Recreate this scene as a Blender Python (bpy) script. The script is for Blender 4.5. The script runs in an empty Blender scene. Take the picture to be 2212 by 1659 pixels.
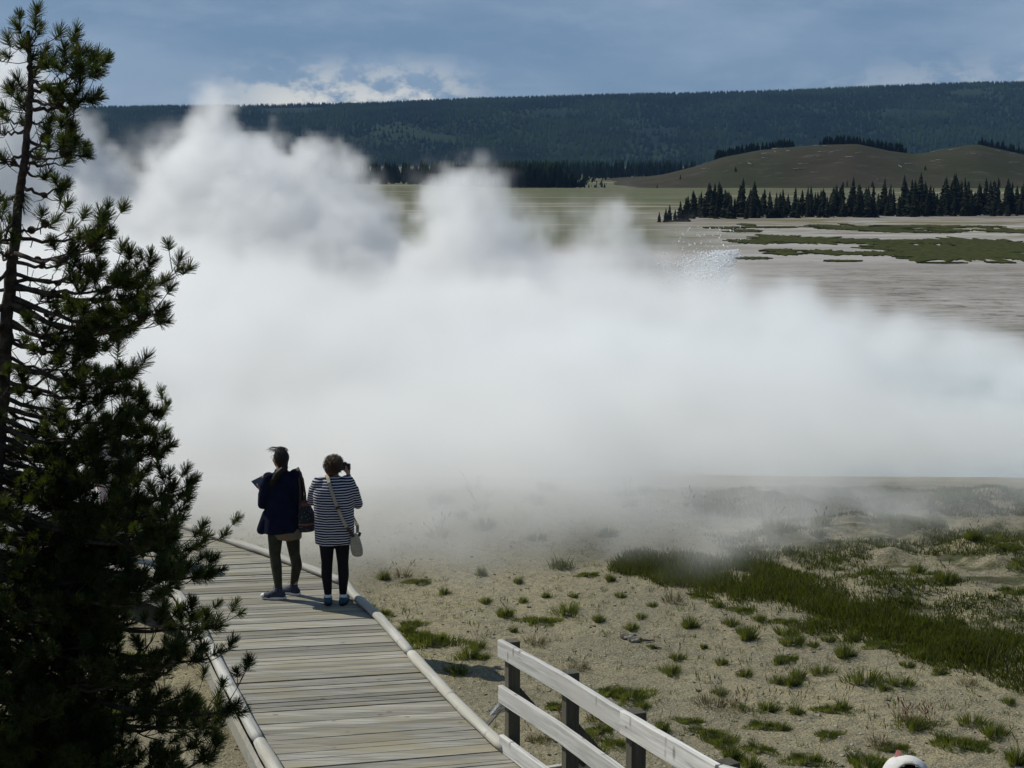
import bpy, bmesh, math, random
import numpy as np
from mathutils import Vector, Matrix, Euler

# ------------------------------------------------------------------ camera, world, sun, render
S = bpy.context.scene
COL = S.collection
random.seed(7)
RNG = np.random.default_rng(7)
R = math.radians
CAMH = 4.75
PITCH = R(9.054)
FPX = 3072.0          # focal length in units of a 2212 x 1659 picture

cd = bpy.data.cameras.new('camera')
cam = bpy.data.objects.new('camera', cd)
COL.objects.link(cam)
S.camera = cam
cam.location = (0, 0, CAMH)
cam.rotation_euler = (R(90) - PITCH, 0, 0)
cd.lens = 50
cd.sensor_width = 36
cd.clip_start = 0.1
cd.clip_end = 20000

SUN_DIR = Vector((-1.73, 0.95, 2.05)).normalized()
SUN_ELEV = math.asin(SUN_DIR.z)
SUN_ROT = math.atan2(SUN_DIR.x, SUN_DIR.y)
sl = bpy.data.lights.new('sun', 'SUN')
sl.energy = 5.0
sl.angle = R(0.55)
sl.color = (1.0, 0.955, 0.84)
so = bpy.data.objects.new('sun', sl)
COL.objects.link(so)
so.rotation_euler = SUN_DIR.to_track_quat('Z', 'Y').to_euler()

W = bpy.data.worlds.new('World')
S.world = W
W.use_nodes = True
S.view_settings.view_transform = 'Standard'
S.view_settings.look = 'None'
S.view_settings.exposure = -0.22
S.view_settings.gamma = 1
S.view_settings.use_curve_mapping = False
S.cycles.volume_step_rate = 3
S.cycles.volume_bounces = 6
S.cycles.max_bounces = 10
S.cycles.diffuse_bounces = 3
S.cycles.glossy_bounces = 2
S.cycles.transmission_bounces = 3
S.cycles.transparent_max_bounces = 8
S.cycles.caustics_reflective = False
S.cycles.caustics_refractive = False
S.cycles.use_denoising = True
S.cycles.sample_clamp_indirect = 6


class NT:
    """short hand for building node trees"""
    def __init__(self, nt):
        self.nt = nt
        self.N = nt.nodes
        self.L = nt.links

    def n(self, typ, ins=None, **attrs):
        nd = self.N.new(typ)
        for k, v in attrs.items():
            setattr(nd, k, v)
        for k, v in (ins or {}).items():
            self.set(nd.inputs[k], v)
        return nd

    def set(self, sock, v):
        if isinstance(v, bpy.types.NodeSocket):
            self.L.new(v, sock)
        elif isinstance(v, bpy.types.Node):
            self.L.new(v.outputs[0], sock)
        else:
            sock.default_value = v

    def math(self, op, a, b=0.0, c=0.0, clamp=False):
        nd = self.n('ShaderNodeMath', operation=op, use_clamp=clamp)
        self.set(nd.inputs[0], a)
        self.set(nd.inputs[1], b)
        self.set(nd.inputs[2], c)
        return nd.outputs[0]

    def vmath(self, op, a, b=None, c=None):
        nd = self.n('ShaderNodeVectorMath', operation=op)
        self.set(nd.inputs[0], a)
        if b is not None:
            self.set(nd.inputs[1], b)
        if c is not None:
            self.set(nd.inputs[2], c)
        return nd.outputs['Value'] if op in ('DOT_PRODUCT', 'LENGTH', 'DISTANCE') else nd.outputs[0]

    def mrange(self, v, a, b, c=0.0, d=1.0, smooth=True):
        nd = self.n('ShaderNodeMapRange', interpolation_type='SMOOTHSTEP' if smooth else 'LINEAR')
        for i, x in enumerate((v, a, b, c, d)):
            self.set(nd.inputs[i], x)
        return nd.outputs[0]

    def noise(self, vec, scale, detail=3, rough=.5, out=0, lac=2.0):
        nd = self.n('ShaderNodeTexNoise')
        self.set(nd.inputs['Vector'], vec)
        nd.inputs['Scale'].default_value = scale
        nd.inputs['Detail'].default_value = detail
        nd.inputs['Roughness'].default_value = rough
        nd.inputs['Lacunarity'].default_value = lac
        return nd.outputs[out]

    def mix(self, f, a, b, blend='MIX'):
        nd = self.n('ShaderNodeMix', data_type='RGBA', blend_type=blend)
        self.set(nd.inputs[0], f)
        self.set(nd.inputs[6], a if not isinstance(a, tuple) else (*a[:3], 1))
        self.set(nd.inputs[7], b if not isinstance(b, tuple) else (*b[:3], 1))
        return nd.outputs[2]


def srgb(r, g, b):
    f = lambda c: (c / 255 / 12.92) if c <= 10 else ((c / 255 + .055) / 1.055) ** 2.4
    return (f(r), f(g), f(b), 1)


# sky: Nishita daylight behind a broken deck of blue-grey cloud
t = NT(W.node_tree)
t.N.clear()
sky = t.n('ShaderNodeTexSky', sky_type='NISHITA', sun_disc=False, sun_elevation=SUN_ELEV,
          sun_rotation=SUN_ROT, altitude=2200, air_density=1.0, dust_density=0.6, ozone_density=1.0)
tc = t.n('ShaderNodeTexCoord')
gv = tc.outputs['Generated']
sep = t.n('ShaderNodeSeparateXYZ', {0: gv})
elev = sep.outputs[2]
st = t.vmath('MULTIPLY', gv, (1.0, 1.0, 3.2))
n1 = t.noise(st, 3.1, 5, .55)
n2 = t.noise(t.vmath('ADD', st, (3.3, 1.2, .4)), 9.0, 6, .6)
n3 = t.noise(t.vmath('ADD', t.vmath('MULTIPLY', gv, (1, 1, 1.7)), (8.3, 1.2, .4)), 30.0, 8, .62)
cl_dark = srgb(106, 133, 159)
cl_mid = srgb(133, 153, 174)
cl_pale = srgb(160, 176, 194)
c1 = t.mix(t.mrange(n1, .38, .66), cl_dark, cl_mid)
c2 = t.mix(t.math('MULTIPLY', t.mrange(n2, .38, .78), .50), c1, cl_pale)
# bright cumulus tops standing low over the ridge
low = t.math('MULTIPLY', t.mrange(elev, .034, .076, 1.0, 0.0), t.mrange(t.math('SUBTRACT', n3, t.math('MULTIPLY', elev, 2.2)), .30, .45))
azi = t.math('MULTIPLY', t.mrange(sep.outputs[0], -.22, -.15), t.mrange(sep.outputs[0], -.07, -.0, 1.0, 0.0))
azi2 = t.math('ADD', azi, t.math('MULTIPLY', t.mrange(sep.outputs[0], .15, .30), .45), clamp=True)
c3 = t.mix(t.math('MULTIPLY', t.math('MULTIPLY', low, azi2), .9), c2, srgb(222, 220, 210))
# higher up the cloud deck opens
open_ = t.mrange(elev, .18, .6, 0.0, .55)
skyc = t.vmath('SCALE', sky.outputs[0])
skyc.node.inputs['Scale'].default_value = 0.10
c3s = t.vmath('SCALE', c3)
c3s.node.inputs['Scale'].default_value = 1.24
fin = t.mix(t.math('ADD', open_, .06), c3s, skyc)
bg = t.n('ShaderNodeBackground', {0: fin})
bg.inputs[1].default_value = 1.0
t.L.new(bg.outputs[0], t.n('ShaderNodeOutputWorld').inputs[0])


# ------------------------------------------------------------------ helpers
def G(x, y, z=0.0):
    """world point at height z seen at picture position x, y (2212 x 1659)"""
    dx = (x - 1106) / FPX
    dz = -(y - 829.5) / FPX
    d = (dx, math.cos(PITCH) + dz * math.sin(PITCH), -math.sin(PITCH) + dz * math.cos(PITCH))
    k = (z - CAMH) / d[2]
    return Vector((d[0] * k, d[1] * k, z))


def V(x, y, Y):
    """world point at distance Y seen at picture position x, y"""
    dx = (x - 1106) / FPX
    dz = -(y - 829.5) / FPX
    d = (dx, math.cos(PITCH) + dz * math.sin(PITCH), -math.sin(PITCH) + dz * math.cos(PITCH))
    k = Y / d[1]
    return Vector((d[0] * k, Y, CAMH + d[2] * k))


def props(o, label=None, cat=None, group=None, kind=None):
    if label: o['label'] = label
    if cat: o['category'] = cat
    if group: o['group'] = group
    if kind: o['kind'] = kind
    return o


def empty(name, loc=(0, 0, 0), rz=0.0):
    o = bpy.data.objects.new(name, None)
    o.empty_display_size = .2
    o.location = loc
    o.rotation_euler = (0, 0, rz)
    COL.objects.link(o)
    return o


def link(name, me, mat=None, parent=None, smooth=False):
    o = bpy.data.objects.new(name, me)
    COL.objects.link(o)
    if mat is not None:
        me.materials.clear()
        me.materials.append(mat)
    if parent is not None:
        o.parent = parent
    if smooth:
        me.shade_smooth()
    return o


def np_mesh(name, verts, faces, smooth=False, attrs=None):
    """verts (n,3), faces: list of arrays (m,k)"""
    me = bpy.data.meshes.new(name)
    verts = np.asarray(verts, dtype=np.float32)
    if isinstance(faces, np.ndarray):
        faces = [faces]
    faces = [np.asarray(f, dtype=np.int32) for f in faces if len(f)]
    loops = np.concatenate([f.ravel() for f in faces])
    tot = np.concatenate([np.full(len(f), f.shape[1], dtype=np.int32) for f in faces])
    start = np.concatenate([[0], np.cumsum(tot)[:-1]]).astype(np.int32)
    me.vertices.add(len(verts))
    me.vertices.foreach_set('co', verts.ravel())
    me.loops.add(len(loops))
    me.loops.foreach_set('vertex_index', loops)
    me.polygons.add(len(tot))
    me.polygons.foreach_set('loop_start', start)
    me.polygons.foreach_set('loop_total', tot)
    me.update(calc_edges=True)
    me.validate()
    for k, v in (attrs or {}).items():
        a = me.attributes.new(k, 'FLOAT', 'FACE' if len(v) == len(tot) and len(v) != len(verts) else 'POINT')
        a.data.foreach_set('value', np.asarray(v, dtype=np.float32))
    if smooth:
        me.shade_smooth()
    return me


class MB:
    """collects simple shapes into one mesh"""
    def __init__(self):
        self.v = []
        self.f = []
        self.t = []

    def add(self, vs, fs, tint=0.0):
        o = len(self.v)
        self.v += [tuple(p) for p in vs]
        for f in fs:
            self.f.append(tuple(i + o for i in f))
            self.t.append(tint)

    def beam(self, a, b, w, h, up=(0, 0, 1), tint=0.0, ends=None):
        """box from a to b, width w across, height h along up, centred on the line"""
        a, b, up = Vector(a), Vector(b), Vector(up)
        d = (b - a).normalized()
        s = d.cross(up).normalized()
        u = s.cross(d).normalized()
        vs = []
        for p in (a, b):
            for i, j in ((-1, -1), (1, -1), (1, 1), (-1, 1)):
                vs.append(p + s * (i * w / 2) + u * (j * h / 2))
        self.add(vs, [(0, 1, 2, 3), (7, 6, 5, 4), (0, 4, 5, 1), (1, 5, 6, 2), (2, 6, 7, 3), (3, 7, 4, 0)], tint)

    def tube(self, pts, rads, n=8, cap=True, flat=1.0, up=(0, 0, 1)):
        pts = [Vector(p) for p in pts]
        if not hasattr(rads, '__len__'):
            rads = [rads] * len(pts)
        o = len(self.v)
        ref = Vector(up)
        for i, p in enumerate(pts):
            d = (pts[min(i + 1, len(pts) - 1)] - pts[max(i - 1, 0)])
            d = d.normalized() if d.length > 1e-9 else Vector((0, 0, 1))
            if abs(d.dot(ref)) > .95:
                rr = Vector((1, 0, 0)) if abs(d.x) < .9 else Vector((0, 1, 0))
            else:
                rr = ref
            s = d.cross(rr).normalized()
            u = s.cross(d).normalized()
            for k in range(n):
                a = 2 * math.pi * k / n
                q = p + s * (math.cos(a) * rads[i]) + u * (math.sin(a) * rads[i] * flat)
                self.v.append(tuple(q))
        for i in range(len(pts) - 1):
            for k in range(n):
                k2 = (k + 1) % n
                self.f.append((o + i * n + k, o + i * n + k2, o + (i + 1) * n + k2, o + (i + 1) * n + k))
                self.t.append(0)
        if cap:
            self.f.append(tuple(o + k for k in range(n))[::-1])
            self.f.append(tuple(o + (len(pts) - 1) * n + k for k in range(n)))
            self.t += [0, 0]

    def sphere(self, c, r, n=12, m=8, rot=None):
        """ellipsoid; r float or 3-tuple"""
        if not hasattr(r, '__len__'):
            r = (r, r, r)
        c = Vector(c)
        o = len(self.v)
        M = rot or Matrix.Identity(3)
        self.v.append(tuple(c + M @ Vector((0, 0, r[2]))))
        for i in range(1, m):
            th = math.pi * i / m
            for k in range(n):
                a = 2 * math.pi * k / n
                self.v.append(tuple(c + M @ Vector((r[0] * math.sin(th) * math.cos(a), r[1] * math.sin(th) * math.sin(a), r[2] * math.cos(th)))))
        self.v.append(tuple(c + M @ Vector((0, 0, -r[2]))))
        last = len(self.v) - 1
        for k in range(n):
            k2 = (k + 1) % n
            self.f.append((o, o + 1 + k, o + 1 + k2)); self.t.append(0)
            for i in range(m - 2):
                b = o + 1 + i * n
                self.f.append((b + k, b + n + k, b + n + k2, b + k2)); self.t.append(0)
            b = o + 1 + (m - 2) * n
            self.f.append((b + k2, b + k, last)); self.t.append(0)

    def capsule(self, a, b, ra, rb, n=12):
        """tapered capsule, closed, outward facing"""
        a, b = Vector(a), Vector(b)
        d = b - a
        L = d.length
        if L < 1e-6:
            self.sphere(a, ra); return
        M = d.to_track_quat('Z', 'Y').to_matrix()
        prof = []
        for i in range(0, 5):
            th = math.pi / 2 * i / 4
            prof.append((-ra * math.cos(th), ra * math.sin(th)))
        for i in range(0, 5):
            th = math.pi / 2 * i / 4
            prof.append((L + rb * math.sin(th), rb * math.cos(th)))
        o = len(self.v)
        for z, r in prof:
            r = max(r, 1e-5)
            for k in range(n):
                an = 2 * math.pi * k / n
                self.v.append(tuple(a + M @ Vector((r * math.cos(an), r * math.sin(an), z))))
        for i in range(len(prof) - 1):
            for k in range(n):
                k2 = (k + 1) % n
                self.f.append((o + i * n + k, o + i * n + k2, o + (i + 1) * n + k2, o + (i + 1) * n + k)); self.t.append(0)
        self.f.append(tuple(o + k for k in range(n))[::-1]); self.t.append(0)
        self.f.append(tuple(o + (len(prof) - 1) * n + k for k in range(n))); self.t.append(0)

    def chain(self, pts, rads, n=12):
        for i in range(len(pts) - 1):
            self.capsule(pts[i], pts[i + 1], rads[i], rads[i + 1], n)

    def loft(self, rings, closed=True):
        """rings: list of lists of points (same count)"""
        n = len(rings[0])
        o = len(self.v)
        for r in rings:
            self.v += [tuple(p) for p in r]
        for i in range(len(rings) - 1):
            for k in range(n):
                k2 = (k + 1) % n
                self.f.append((o + i * n + k, o + i * n + k2, o + (i + 1) * n + k2, o + (i + 1) * n + k)); self.t.append(0)
        if closed:
            self.f.append(tuple(o + k for k in range(n))[::-1]); self.t.append(0)
            self.f.append(tuple(o + (len(rings) - 1) * n + k for k in range(n))); self.t.append(0)

    def mesh(self, name, smooth=False):
        me = bpy.data.meshes.new(name)
        me.from_pydata(self.v, [], self.f)
        me.update()
        if any(self.t):
            a = me.attributes.new('tint', 'FLOAT', 'FACE')
            a.data.foreach_set('value', self.t)
        if smooth:
            me.shade_smooth()
        return me

    def build(self, name, mat, parent=None, smooth=False, bevel=0.0):
        me = self.mesh(name, smooth)
        if bevel:
            bm = bmesh.new(); bm.from_mesh(me)
            bmesh.ops.bevel(bm, geom=bm.edges[:], offset=bevel, segments=2, affect='EDGES', clamp_overlap=True)
            bm.to_mesh(me); bm.free()
        return link(name, me, mat, parent)

    def organic(self, name, mat, parent=None, voxel=.01, smooth=3, fac=.5):
        """fuse all shapes into one continuous skin"""
        me = self.mesh(name)
        bm = bmesh.new(); bm.from_mesh(me)
        bmesh.ops.recalc_face_normals(bm, faces=bm.faces[:])
        bm.to_mesh(me); bm.free()
        tmp = bpy.data.objects.new('tmp', me)
        COL.objects.link(tmp)
        rm = tmp.modifiers.new('r', 'REMESH'); rm.mode = 'VOXEL'; rm.voxel_size = voxel
        if smooth:
            sm = tmp.modifiers.new('s', 'SMOOTH'); sm.iterations = smooth; sm.factor = fac
        dg = bpy.context.evaluated_depsgraph_get()
        out = bpy.data.meshes.new_from_object(tmp.evaluated_get(dg))
        bpy.data.objects.remove(tmp)
        out.name = name
        out.shade_smooth()
        return link(name, out, mat, parent)


# value noise in numpy ------------------------------------------------
_PERM = np.random.default_rng(3).random((256, 256)).astype(np.float64)


def vnoise(x, y):
    xi = np.floor(x).astype(int); yi = np.floor(y).astype(int)
    fx = x - xi; fy = y - yi
    fx = fx * fx * (3 - 2 * fx); fy = fy * fy * (3 - 2 * fy)
    g = lambda a, b: _PERM[a % 256, b % 256]
    return (g(xi, yi) * (1 - fx) + g(xi + 1, yi) * fx) * (1 - fy) + (g(xi, yi + 1) * (1 - fx) + g(xi + 1, yi + 1) * fx) * fy


def fbm(x, y, sc, oct=4, seed=0):
    o = 0; a = .5
    for i in range(oct):
        o = o + a * vnoise(x * sc + seed * 17.3 + i * 5.1, y * sc + seed * 9.7 + i * 3.3)
        sc *= 2.03; a *= .5
    return o


def sstep(a, b, x):
    k = np.clip((x - a) / (b - a), 0, 1)
    return k * k * (3 - 2 * k)


# ------------------------------------------------------------------ materials
def bsdf_mat(name, color=(.5, .5, .5), rough=.8, spec=.3, var=None, bump=None, metal=0.0):
    m = bpy.data.materials.new(name)
    m.use_nodes = True
    q = NT(m.node_tree)
    b = q.N['Principled BSDF']
    b.inputs['Roughness'].default_value = rough
    b.inputs['Specular IOR Level'].default_value = spec
    b.inputs['Metallic'].default_value = metal
    b.inputs['Base Color'].default_value = (*color[:3], 1)
    oc = q.n('ShaderNodeTexCoord').outputs['Object']
    if var:   # (scale, other colour, lo, hi)
        f = q.mrange(q.noise(oc, var[0], 4, .6), var[2], var[3])
        q.set(b.inputs['Base Color'], q.mix(f, tuple(color), tuple(var[1])))
    if bump:  # (scale, strength, distance)
        nn = q.noise(oc, bump[0], 4, .6)
        bp = q.n('ShaderNodeBump', {'Height': nn})
        bp.inputs['Strength'].default_value = bump[1]
        bp.inputs['Distance'].default_value = bump[2]
        q.set(b.inputs['Normal'], bp)
    return m


def wood_mat(name, a, b_, c, along=(1, 0, 0), rough=.75, scale=1.0, knots=True, spec=.35, grain=False, split=0.0):
    """weathered timber: grain stretched along one axis, tint attribute per piece"""
    m = bpy.data.materials.new(name)
    m.use_nodes = True
    q = NT(m.node_tree)
    bs = q.N['Principled BSDF']
    bs.inputs['Specular IOR Level'].default_value = spec
    oc = q.n('ShaderNodeTexCoord').outputs['Object']
    if grain:
        oc = q.n('ShaderNodeAttribute', attribute_name='grain').outputs['Vector']
    at = q.n('ShaderNodeAttribute', attribute_name='tint').outputs['Fac']
    sh = q.n('ShaderNodeCombineXYZ', {0: q.math('MULTIPLY', at, 37.0), 1: q.math('MULTIPLY', at, 11.0), 2: q.math('MULTIPLY', at, 5.0)})
    st = tuple((.9 if v else 22.0) * scale for v in along)
    vec = q.vmath('MULTIPLY_ADD', oc, st, sh)
    g1 = q.noise(vec, 1.6, 6, .65)
    g2 = q.noise(q.vmath('MULTIPLY_ADD', oc, tuple((1.2 if v else 5.0) * scale for v in along), sh), 1.0, 3, .5)
    g3 = q.noise(vec, 5.5, 4, .7)
    col = q.mix(q.mrange(g1, .3, .7), (*a, 1), (*b_, 1))
    col = q.mix(q.mrange(g2, .42, .72), col, (*c, 1))
    col = q.mix(q.mrange(g3, .60, .78, 0, .55), col, (a[0] * .4, a[1] * .4, a[2] * .38, 1))
    fr = q.math('FRACT', q.math('MULTIPLY', at, 7.31))
    hs = q.n('ShaderNodeHueSaturation')
    q.set(hs.inputs['Value'], q.mrange(fr, 0, 1, .66, 1.20, smooth=False))
    q.set(hs.inputs['Color'], col)
    out = hs.outputs[0]
    if knots:
        vo = q.n('ShaderNodeTexVoronoi', feature='F1')
        q.set(vo.inputs['Vector'], q.vmath('MULTIPLY_ADD', oc, tuple((3.0 if v else 6.0) * scale for v in along), sh))
        vo.inputs['Scale'].default_value = 1.0
        out = q.mix(q.mrange(vo.outputs['Distance'], .05, .11, .6, 0), out, (a[0] * .25, a[1] * .22, a[2] * .18, 1))
    if split:
        # short dark checks and knots running across the board
        kn = q.n('ShaderNodeTexVoronoi', feature='F1')
        q.set(kn.inputs['Vector'], q.vmath('MULTIPLY_ADD', oc, (7.0, 2.0, 3.4), sh))
        kn.inputs['Scale'].default_value = 1.0
        kn.inputs['Randomness'].default_value = 1.0
        out = q.mix(q.mrange(kn.outputs['Distance'], .06, .20, split, 0), out, (a[0] * .45, a[1] * .43, a[2] * .40, 1))
        ck = q.noise(q.vmath('MULTIPLY_ADD', oc, (1.6, 1, 60.0), sh), 1.0, 3, .6)
        out = q.mix(q.mrange(ck, .66, .72, 0, .7), out, (a[0] * .35, a[1] * .34, a[2] * .32, 1))
    q.set(bs.inputs['Base Color'], out)
    q.set(bs.inputs['Roughness'], q.mrange(g1, .3, .7, rough - .12, rough + .12))
    bp = q.n('ShaderNodeBump', {'Height': g1})
    bp.inputs['Strength'].default_value = .6
    bp.inputs['Distance'].default_value = .004
    q.set(bs.inputs['Normal'], bp)
    return m


def leaf_mat(name, a, b_, trans=(.1, .16, .02), tw=.35, scale=3.0, rough=.6):
    m = bpy.data.materials.new(name)
    m.use_nodes = True
    q = NT(m.node_tree)
    bs = q.N['Principled BSDF']
    out = q.N['Material Output']
    bs.inputs['Roughness'].default_value = rough
    bs.inputs['Specular IOR Level'].default_value = .25
    oc = q.n('ShaderNodeTexCoord').outputs['Object']
    q.set(bs.inputs['Base Color'], q.mix(q.mrange(q.noise(oc, scale, 4, .6), .35, .65), (*a, 1), (*b_, 1)))
    tr = q.n('ShaderNodeBsdfTranslucent')
    tr.inputs[0].default_value = (*trans, 1)
    mx = q.n('ShaderNodeMixShader')
    mx.inputs[0].default_value = tw
    q.L.new(bs.outputs[0], mx.inputs[1]); q.L.new(tr.outputs[0], mx.inputs[2])
    q.L.new(mx.outputs[0], out.inputs[0])
    return m


M = {}
M['deck'] = wood_mat('weathered_plank', (.150, .142, .115), (.330, .320, .285), (.240, .215, .145), (1, 0, 0))
M['curb'] = wood_mat('bleached_log', (.27, .265, .235), (.52, .515, .485), (.37, .355, .30), (1, 0, 0), grain=True, split=.5)
M['rail'] = wood_mat('bleached_board', (.36, .355, .35), (.62, .62, .61), (.50, .49, .47), (1, 0, 0), grain=True, split=.8)
M['post'] = wood_mat('dark_post', (.055, .050, .036), (.11, .10, .075), (.075, .07, .045), (0, 0, 1))
M['bark'] = bsdf_mat('pine_bark', (.030, .024, .020), .9, .15, (18, (.075, .062, .05), .4, .65), (40, .8, .01))
M['needle'] = leaf_mat('pine_needles', (.010, .018, .007), (.034, .050, .012), (.11, .15, .012), .22, 7)
M['cone'] = bsdf_mat('pine_cone', (.045, .030, .020), .8, .2, (60, (.09, .06, .04), .4, .6))
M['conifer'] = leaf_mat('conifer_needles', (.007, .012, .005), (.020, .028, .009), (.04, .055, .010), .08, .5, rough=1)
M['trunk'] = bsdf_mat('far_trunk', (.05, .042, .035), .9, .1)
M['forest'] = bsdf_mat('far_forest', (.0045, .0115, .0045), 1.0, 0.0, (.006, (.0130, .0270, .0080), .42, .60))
M['grass'] = leaf_mat('grass_green', (.032, .054, .010), (.092, .114, .026), (.18, .21, .03), .38, 6)
M['grass_dark'] = leaf_mat('grass_band', (.016, .028, .005), (.066, .080, .015), (.12, .14, .015), .34, 1.6)
M['grass_dry'] = leaf_mat('grass_dry', (.10, .085, .045), (.20, .17, .10), (.2, .16, .08), .35, 3)
M['grass_red'] = leaf_mat('grass_red', (.17, .085, .055), (.28, .15, .10), (.25, .13, .08), .35, 3)
M['stone'] = bsdf_mat('pebble', (.060, .056, .046), .9, .1, (9, (.30, .285, .24), .42, .58))


# ------------------------------------------------------------------ terrain
_TY = [-60, -3, 4, 7, 9, 11, 22, 25, 27.5, 46, 60, 80, 112, 2300, 6000]
_TZ = [4.0, 2.6, .5, -.3, -.42, -.45, -.5, -1.0, -1.95, -2.0, -3.4, -6.3, -10, -10, -10]


def terrain(x, y):
    x = np.asarray(x, float); y = np.asarray(y, float)
    z = np.interp(y, _TY, _TZ)
    inpool = ((x - 18) / 25) ** 2 + ((y - 37) / 9.6) ** 2
    z = z + .32 * sstep(.75, 1.15, inpool) * (1 - sstep(44, 60, y)) * sstep(24, 27, y)
    near = 1 - sstep(60, 120, y)
    z = z + near * (.16 * (fbm(x, y, .16, 3, 1) - .44) + .05 * (fbm(x, y, .9, 3, 2) - .44))
    # hummocky wet ground on the right
    hm = sstep(3.5, 5.5, x + .35 * (y - 15)) * sstep(14.4, 15.6, y + .55 * (x - 5)) * (1 - sstep(21.5, 24, y))
    z = z + hm * .42 * np.clip(fbm(x, y * 1.5, 1.5, 3, 5) - .42, -.05, .3)
    z = z + (1 - sstep(26, 40, y)) * .011 * (fbm(x, y, 5, 2, 6) - .4) + (1 - sstep(26, 40, y)) * .010 * (fbm(x, y, 13, 1, 8) - .25)
    far = sstep(90, 160, y)
    z = z + far * .25 * (fbm(x * .3, y, .05, 3, 7) - .44)
    return z


def tz(x, y):
    return float(terrain(np.array([x]), np.array([y]))[0])


def grow(a, b, s0, k):
    out = [a]; s = s0
    while out[-1] < b:
        out.append(out[-1] + s); s *= k
    return out


xs = np.array(sorted(set([-v for v in grow(6.5, 5200, .12, 1.16)] + list(np.arange(-6.5, 8.5, .075)) + grow(8.5, 5200, .12, 1.16))))
ys = np.array(sorted(set([-v for v in grow(-9, 60, .3, 1.3)] + list(np.arange(9, 25, .075)) + list(np.arange(25, 50, .4)) + grow(50, 5200, .8, 1.09))))
XX, YY = np.meshgrid(xs, ys)
ZZ = terrain(XX, YY)
nx, ny = len(xs), len(ys)
idx = np.arange(nx * ny).reshape(ny, nx)
gf = np.stack([idx[:-1, :-1], idx[:-1, 1:], idx[1:, 1:], idx[1:, :-1]], -1).reshape(-1, 4)
gm = np_mesh('ground', np.stack([XX, YY, ZZ], -1).reshape(-1, 3), gf, smooth=True)

mg = bpy.data.materials.new('ground')
mg.use_nodes = True
q = NT(mg.node_tree)
bs = q.N['Principled BSDF']
bs.inputs['Specular IOR Level'].default_value = .2
pos = q.n('ShaderNodeNewGeometry').outputs['Position']
sp = q.n('ShaderNodeSeparateXYZ', {0: pos})
px_, py_ = sp.outputs[0], sp.outputs[1]
# near: grey-tan grit
a1 = q.noise(pos, .7, 4, .55)
a2 = q.noise(pos, 9, 5, .7)
a3 = q.noise(pos, 55, 3, .7)
sand = q.mix(q.mrange(a1, .35, .65), (.285, .252, .150), (.215, .193, .125))
sand = q.mix(q.mrange(a2, .42, .70), sand, (.150, .137, .098))
sand = q.mix(q.mrange(a3, .55, .68, 0, .8), sand, (.46, .44, .36))
sand = q.mix(q.mrange(a3, .45, .34, 0, .9), sand, (.050, .045, .032))
a4 = q.noise(pos, 22, 4, .75)
sand = q.mix(q.mrange(a4, .56, .70, 0, .55), sand, (.105, .095, .065))
# damp mossy crust on the right
am = q.noise(q.vmath('MULTIPLY', pos, (1, 1.6, 1)), 1.15, 5, .62)
reg = q.math('MULTIPLY', q.mrange(q.math('MULTIPLY_ADD', py_, .35, px_), 8.2, 11.5), q.mrange(py_, 14.0, 16.0))
reg = q.math('MULTIPLY', reg, q.mrange(py_, 21, 25, 1, .3))
moss = q.mix(q.mrange(a2, .4, .6), (.050, .060, .022), (.085, .080, .045))
sand = q.mix(q.math('MULTIPLY', reg, q.mrange(am, .44, .55)), sand, moss)
# far: pale sinter crust streaked sideways, then green-brown plain
posw = q.vmath('MULTIPLY_ADD', q.noise(pos, .02, 3, .6, out=1), (60, 30, 0), pos)
sv = q.vmath('MULTIPLY', posw, (.22, 1.0, 1))
b1 = q.noise(sv, .035, 5, .6)
b2 = q.noise(q.vmath('MULTIPLY', posw, (.25, 1, 1)), .16, 6, .68)
b3 = q.noise(pos, .9, 5, .7)
sint = q.mix(q.mrange(b1, .35, .65), (.225, .208, .190), (.330, .315, .300))
sint = q.mix(q.mrange(b2, .52, .70, 0, .7), sint, (.165, .150, .115))
sint = q.mix(q.mrange(b3, .56, .72, 0, .6), sint, (.11, .10, .09))
sint = q.mix(q.mrange(b2, .40, .28, 0, .6), sint, (.46, .45, .43))
rub = q.noise(q.vmath('MULTIPLY', pos, (.45, 1, 1)), .55, 6, .8)
rreg = q.math('MULTIPLY', q.mrange(px_, 18, 45), q.mrange(py_, 235, 150))
sint = q.mix(q.math('MULTIPLY', rreg, q.mrange(rub, .50, .60, 0, .8)), sint, (.085, .075, .055))
sint = q.mix(q.math('MULTIPLY', rreg, q.mrange(rub, .42, .34, 0, .8)), sint, (.42, .41, .38))
# ochre-green margin towards the trees
oc_ = q.math('MULTIPLY', q.mrange(py_, 225, 265), q.mrange(b2, .44, .60, 0, .85))
sint = q.mix(oc_, sint, (.115, .100, .035))
gp = q.mix(q.mrange(b2, .40, .62), (.070, .085, .030), (.105, .100, .050))
strk = q.noise(q.vmath('MULTIPLY', posw, (.12, 1.0, 1)), .045, 5, .62)
gp = q.mix(q.mrange(strk, .54, .64, 0, .8), gp, (.26, .24, .18))
gp = q.mix(q.mrange(q.noise(q.vmath('MULTIPLY', posw, (.2, 1.0, 1)), .11, 5, .7), .50, .62, 0, .7), gp, (.050, .045, .028))
green_at = q.math('ADD', q.mrange(py_, 380, 430), q.math('MULTIPLY', q.mrange(px_, 45, 20), q.mrange(py_, 215, 260)), clamp=True)
farc = q.mix(green_at, sint, gp)
col = q.mix(q.mrange(py_, 45, 75), sand, farc)
q.set(bs.inputs['Base Color'], col)
bs.inputs['Roughness'].default_value = .9
bh = q.math('ADD', q.math('MULTIPLY', a3, .35), a2)
bp = q.n('ShaderNodeBump', {'Height': bh})
bp.inputs['Strength'].default_value = 1.0
bp.inputs['Distance'].default_value = .05
q.set(bs.inputs['Normal'], bp)
props(link('ground', gm, mg), kind='structure')

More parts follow.
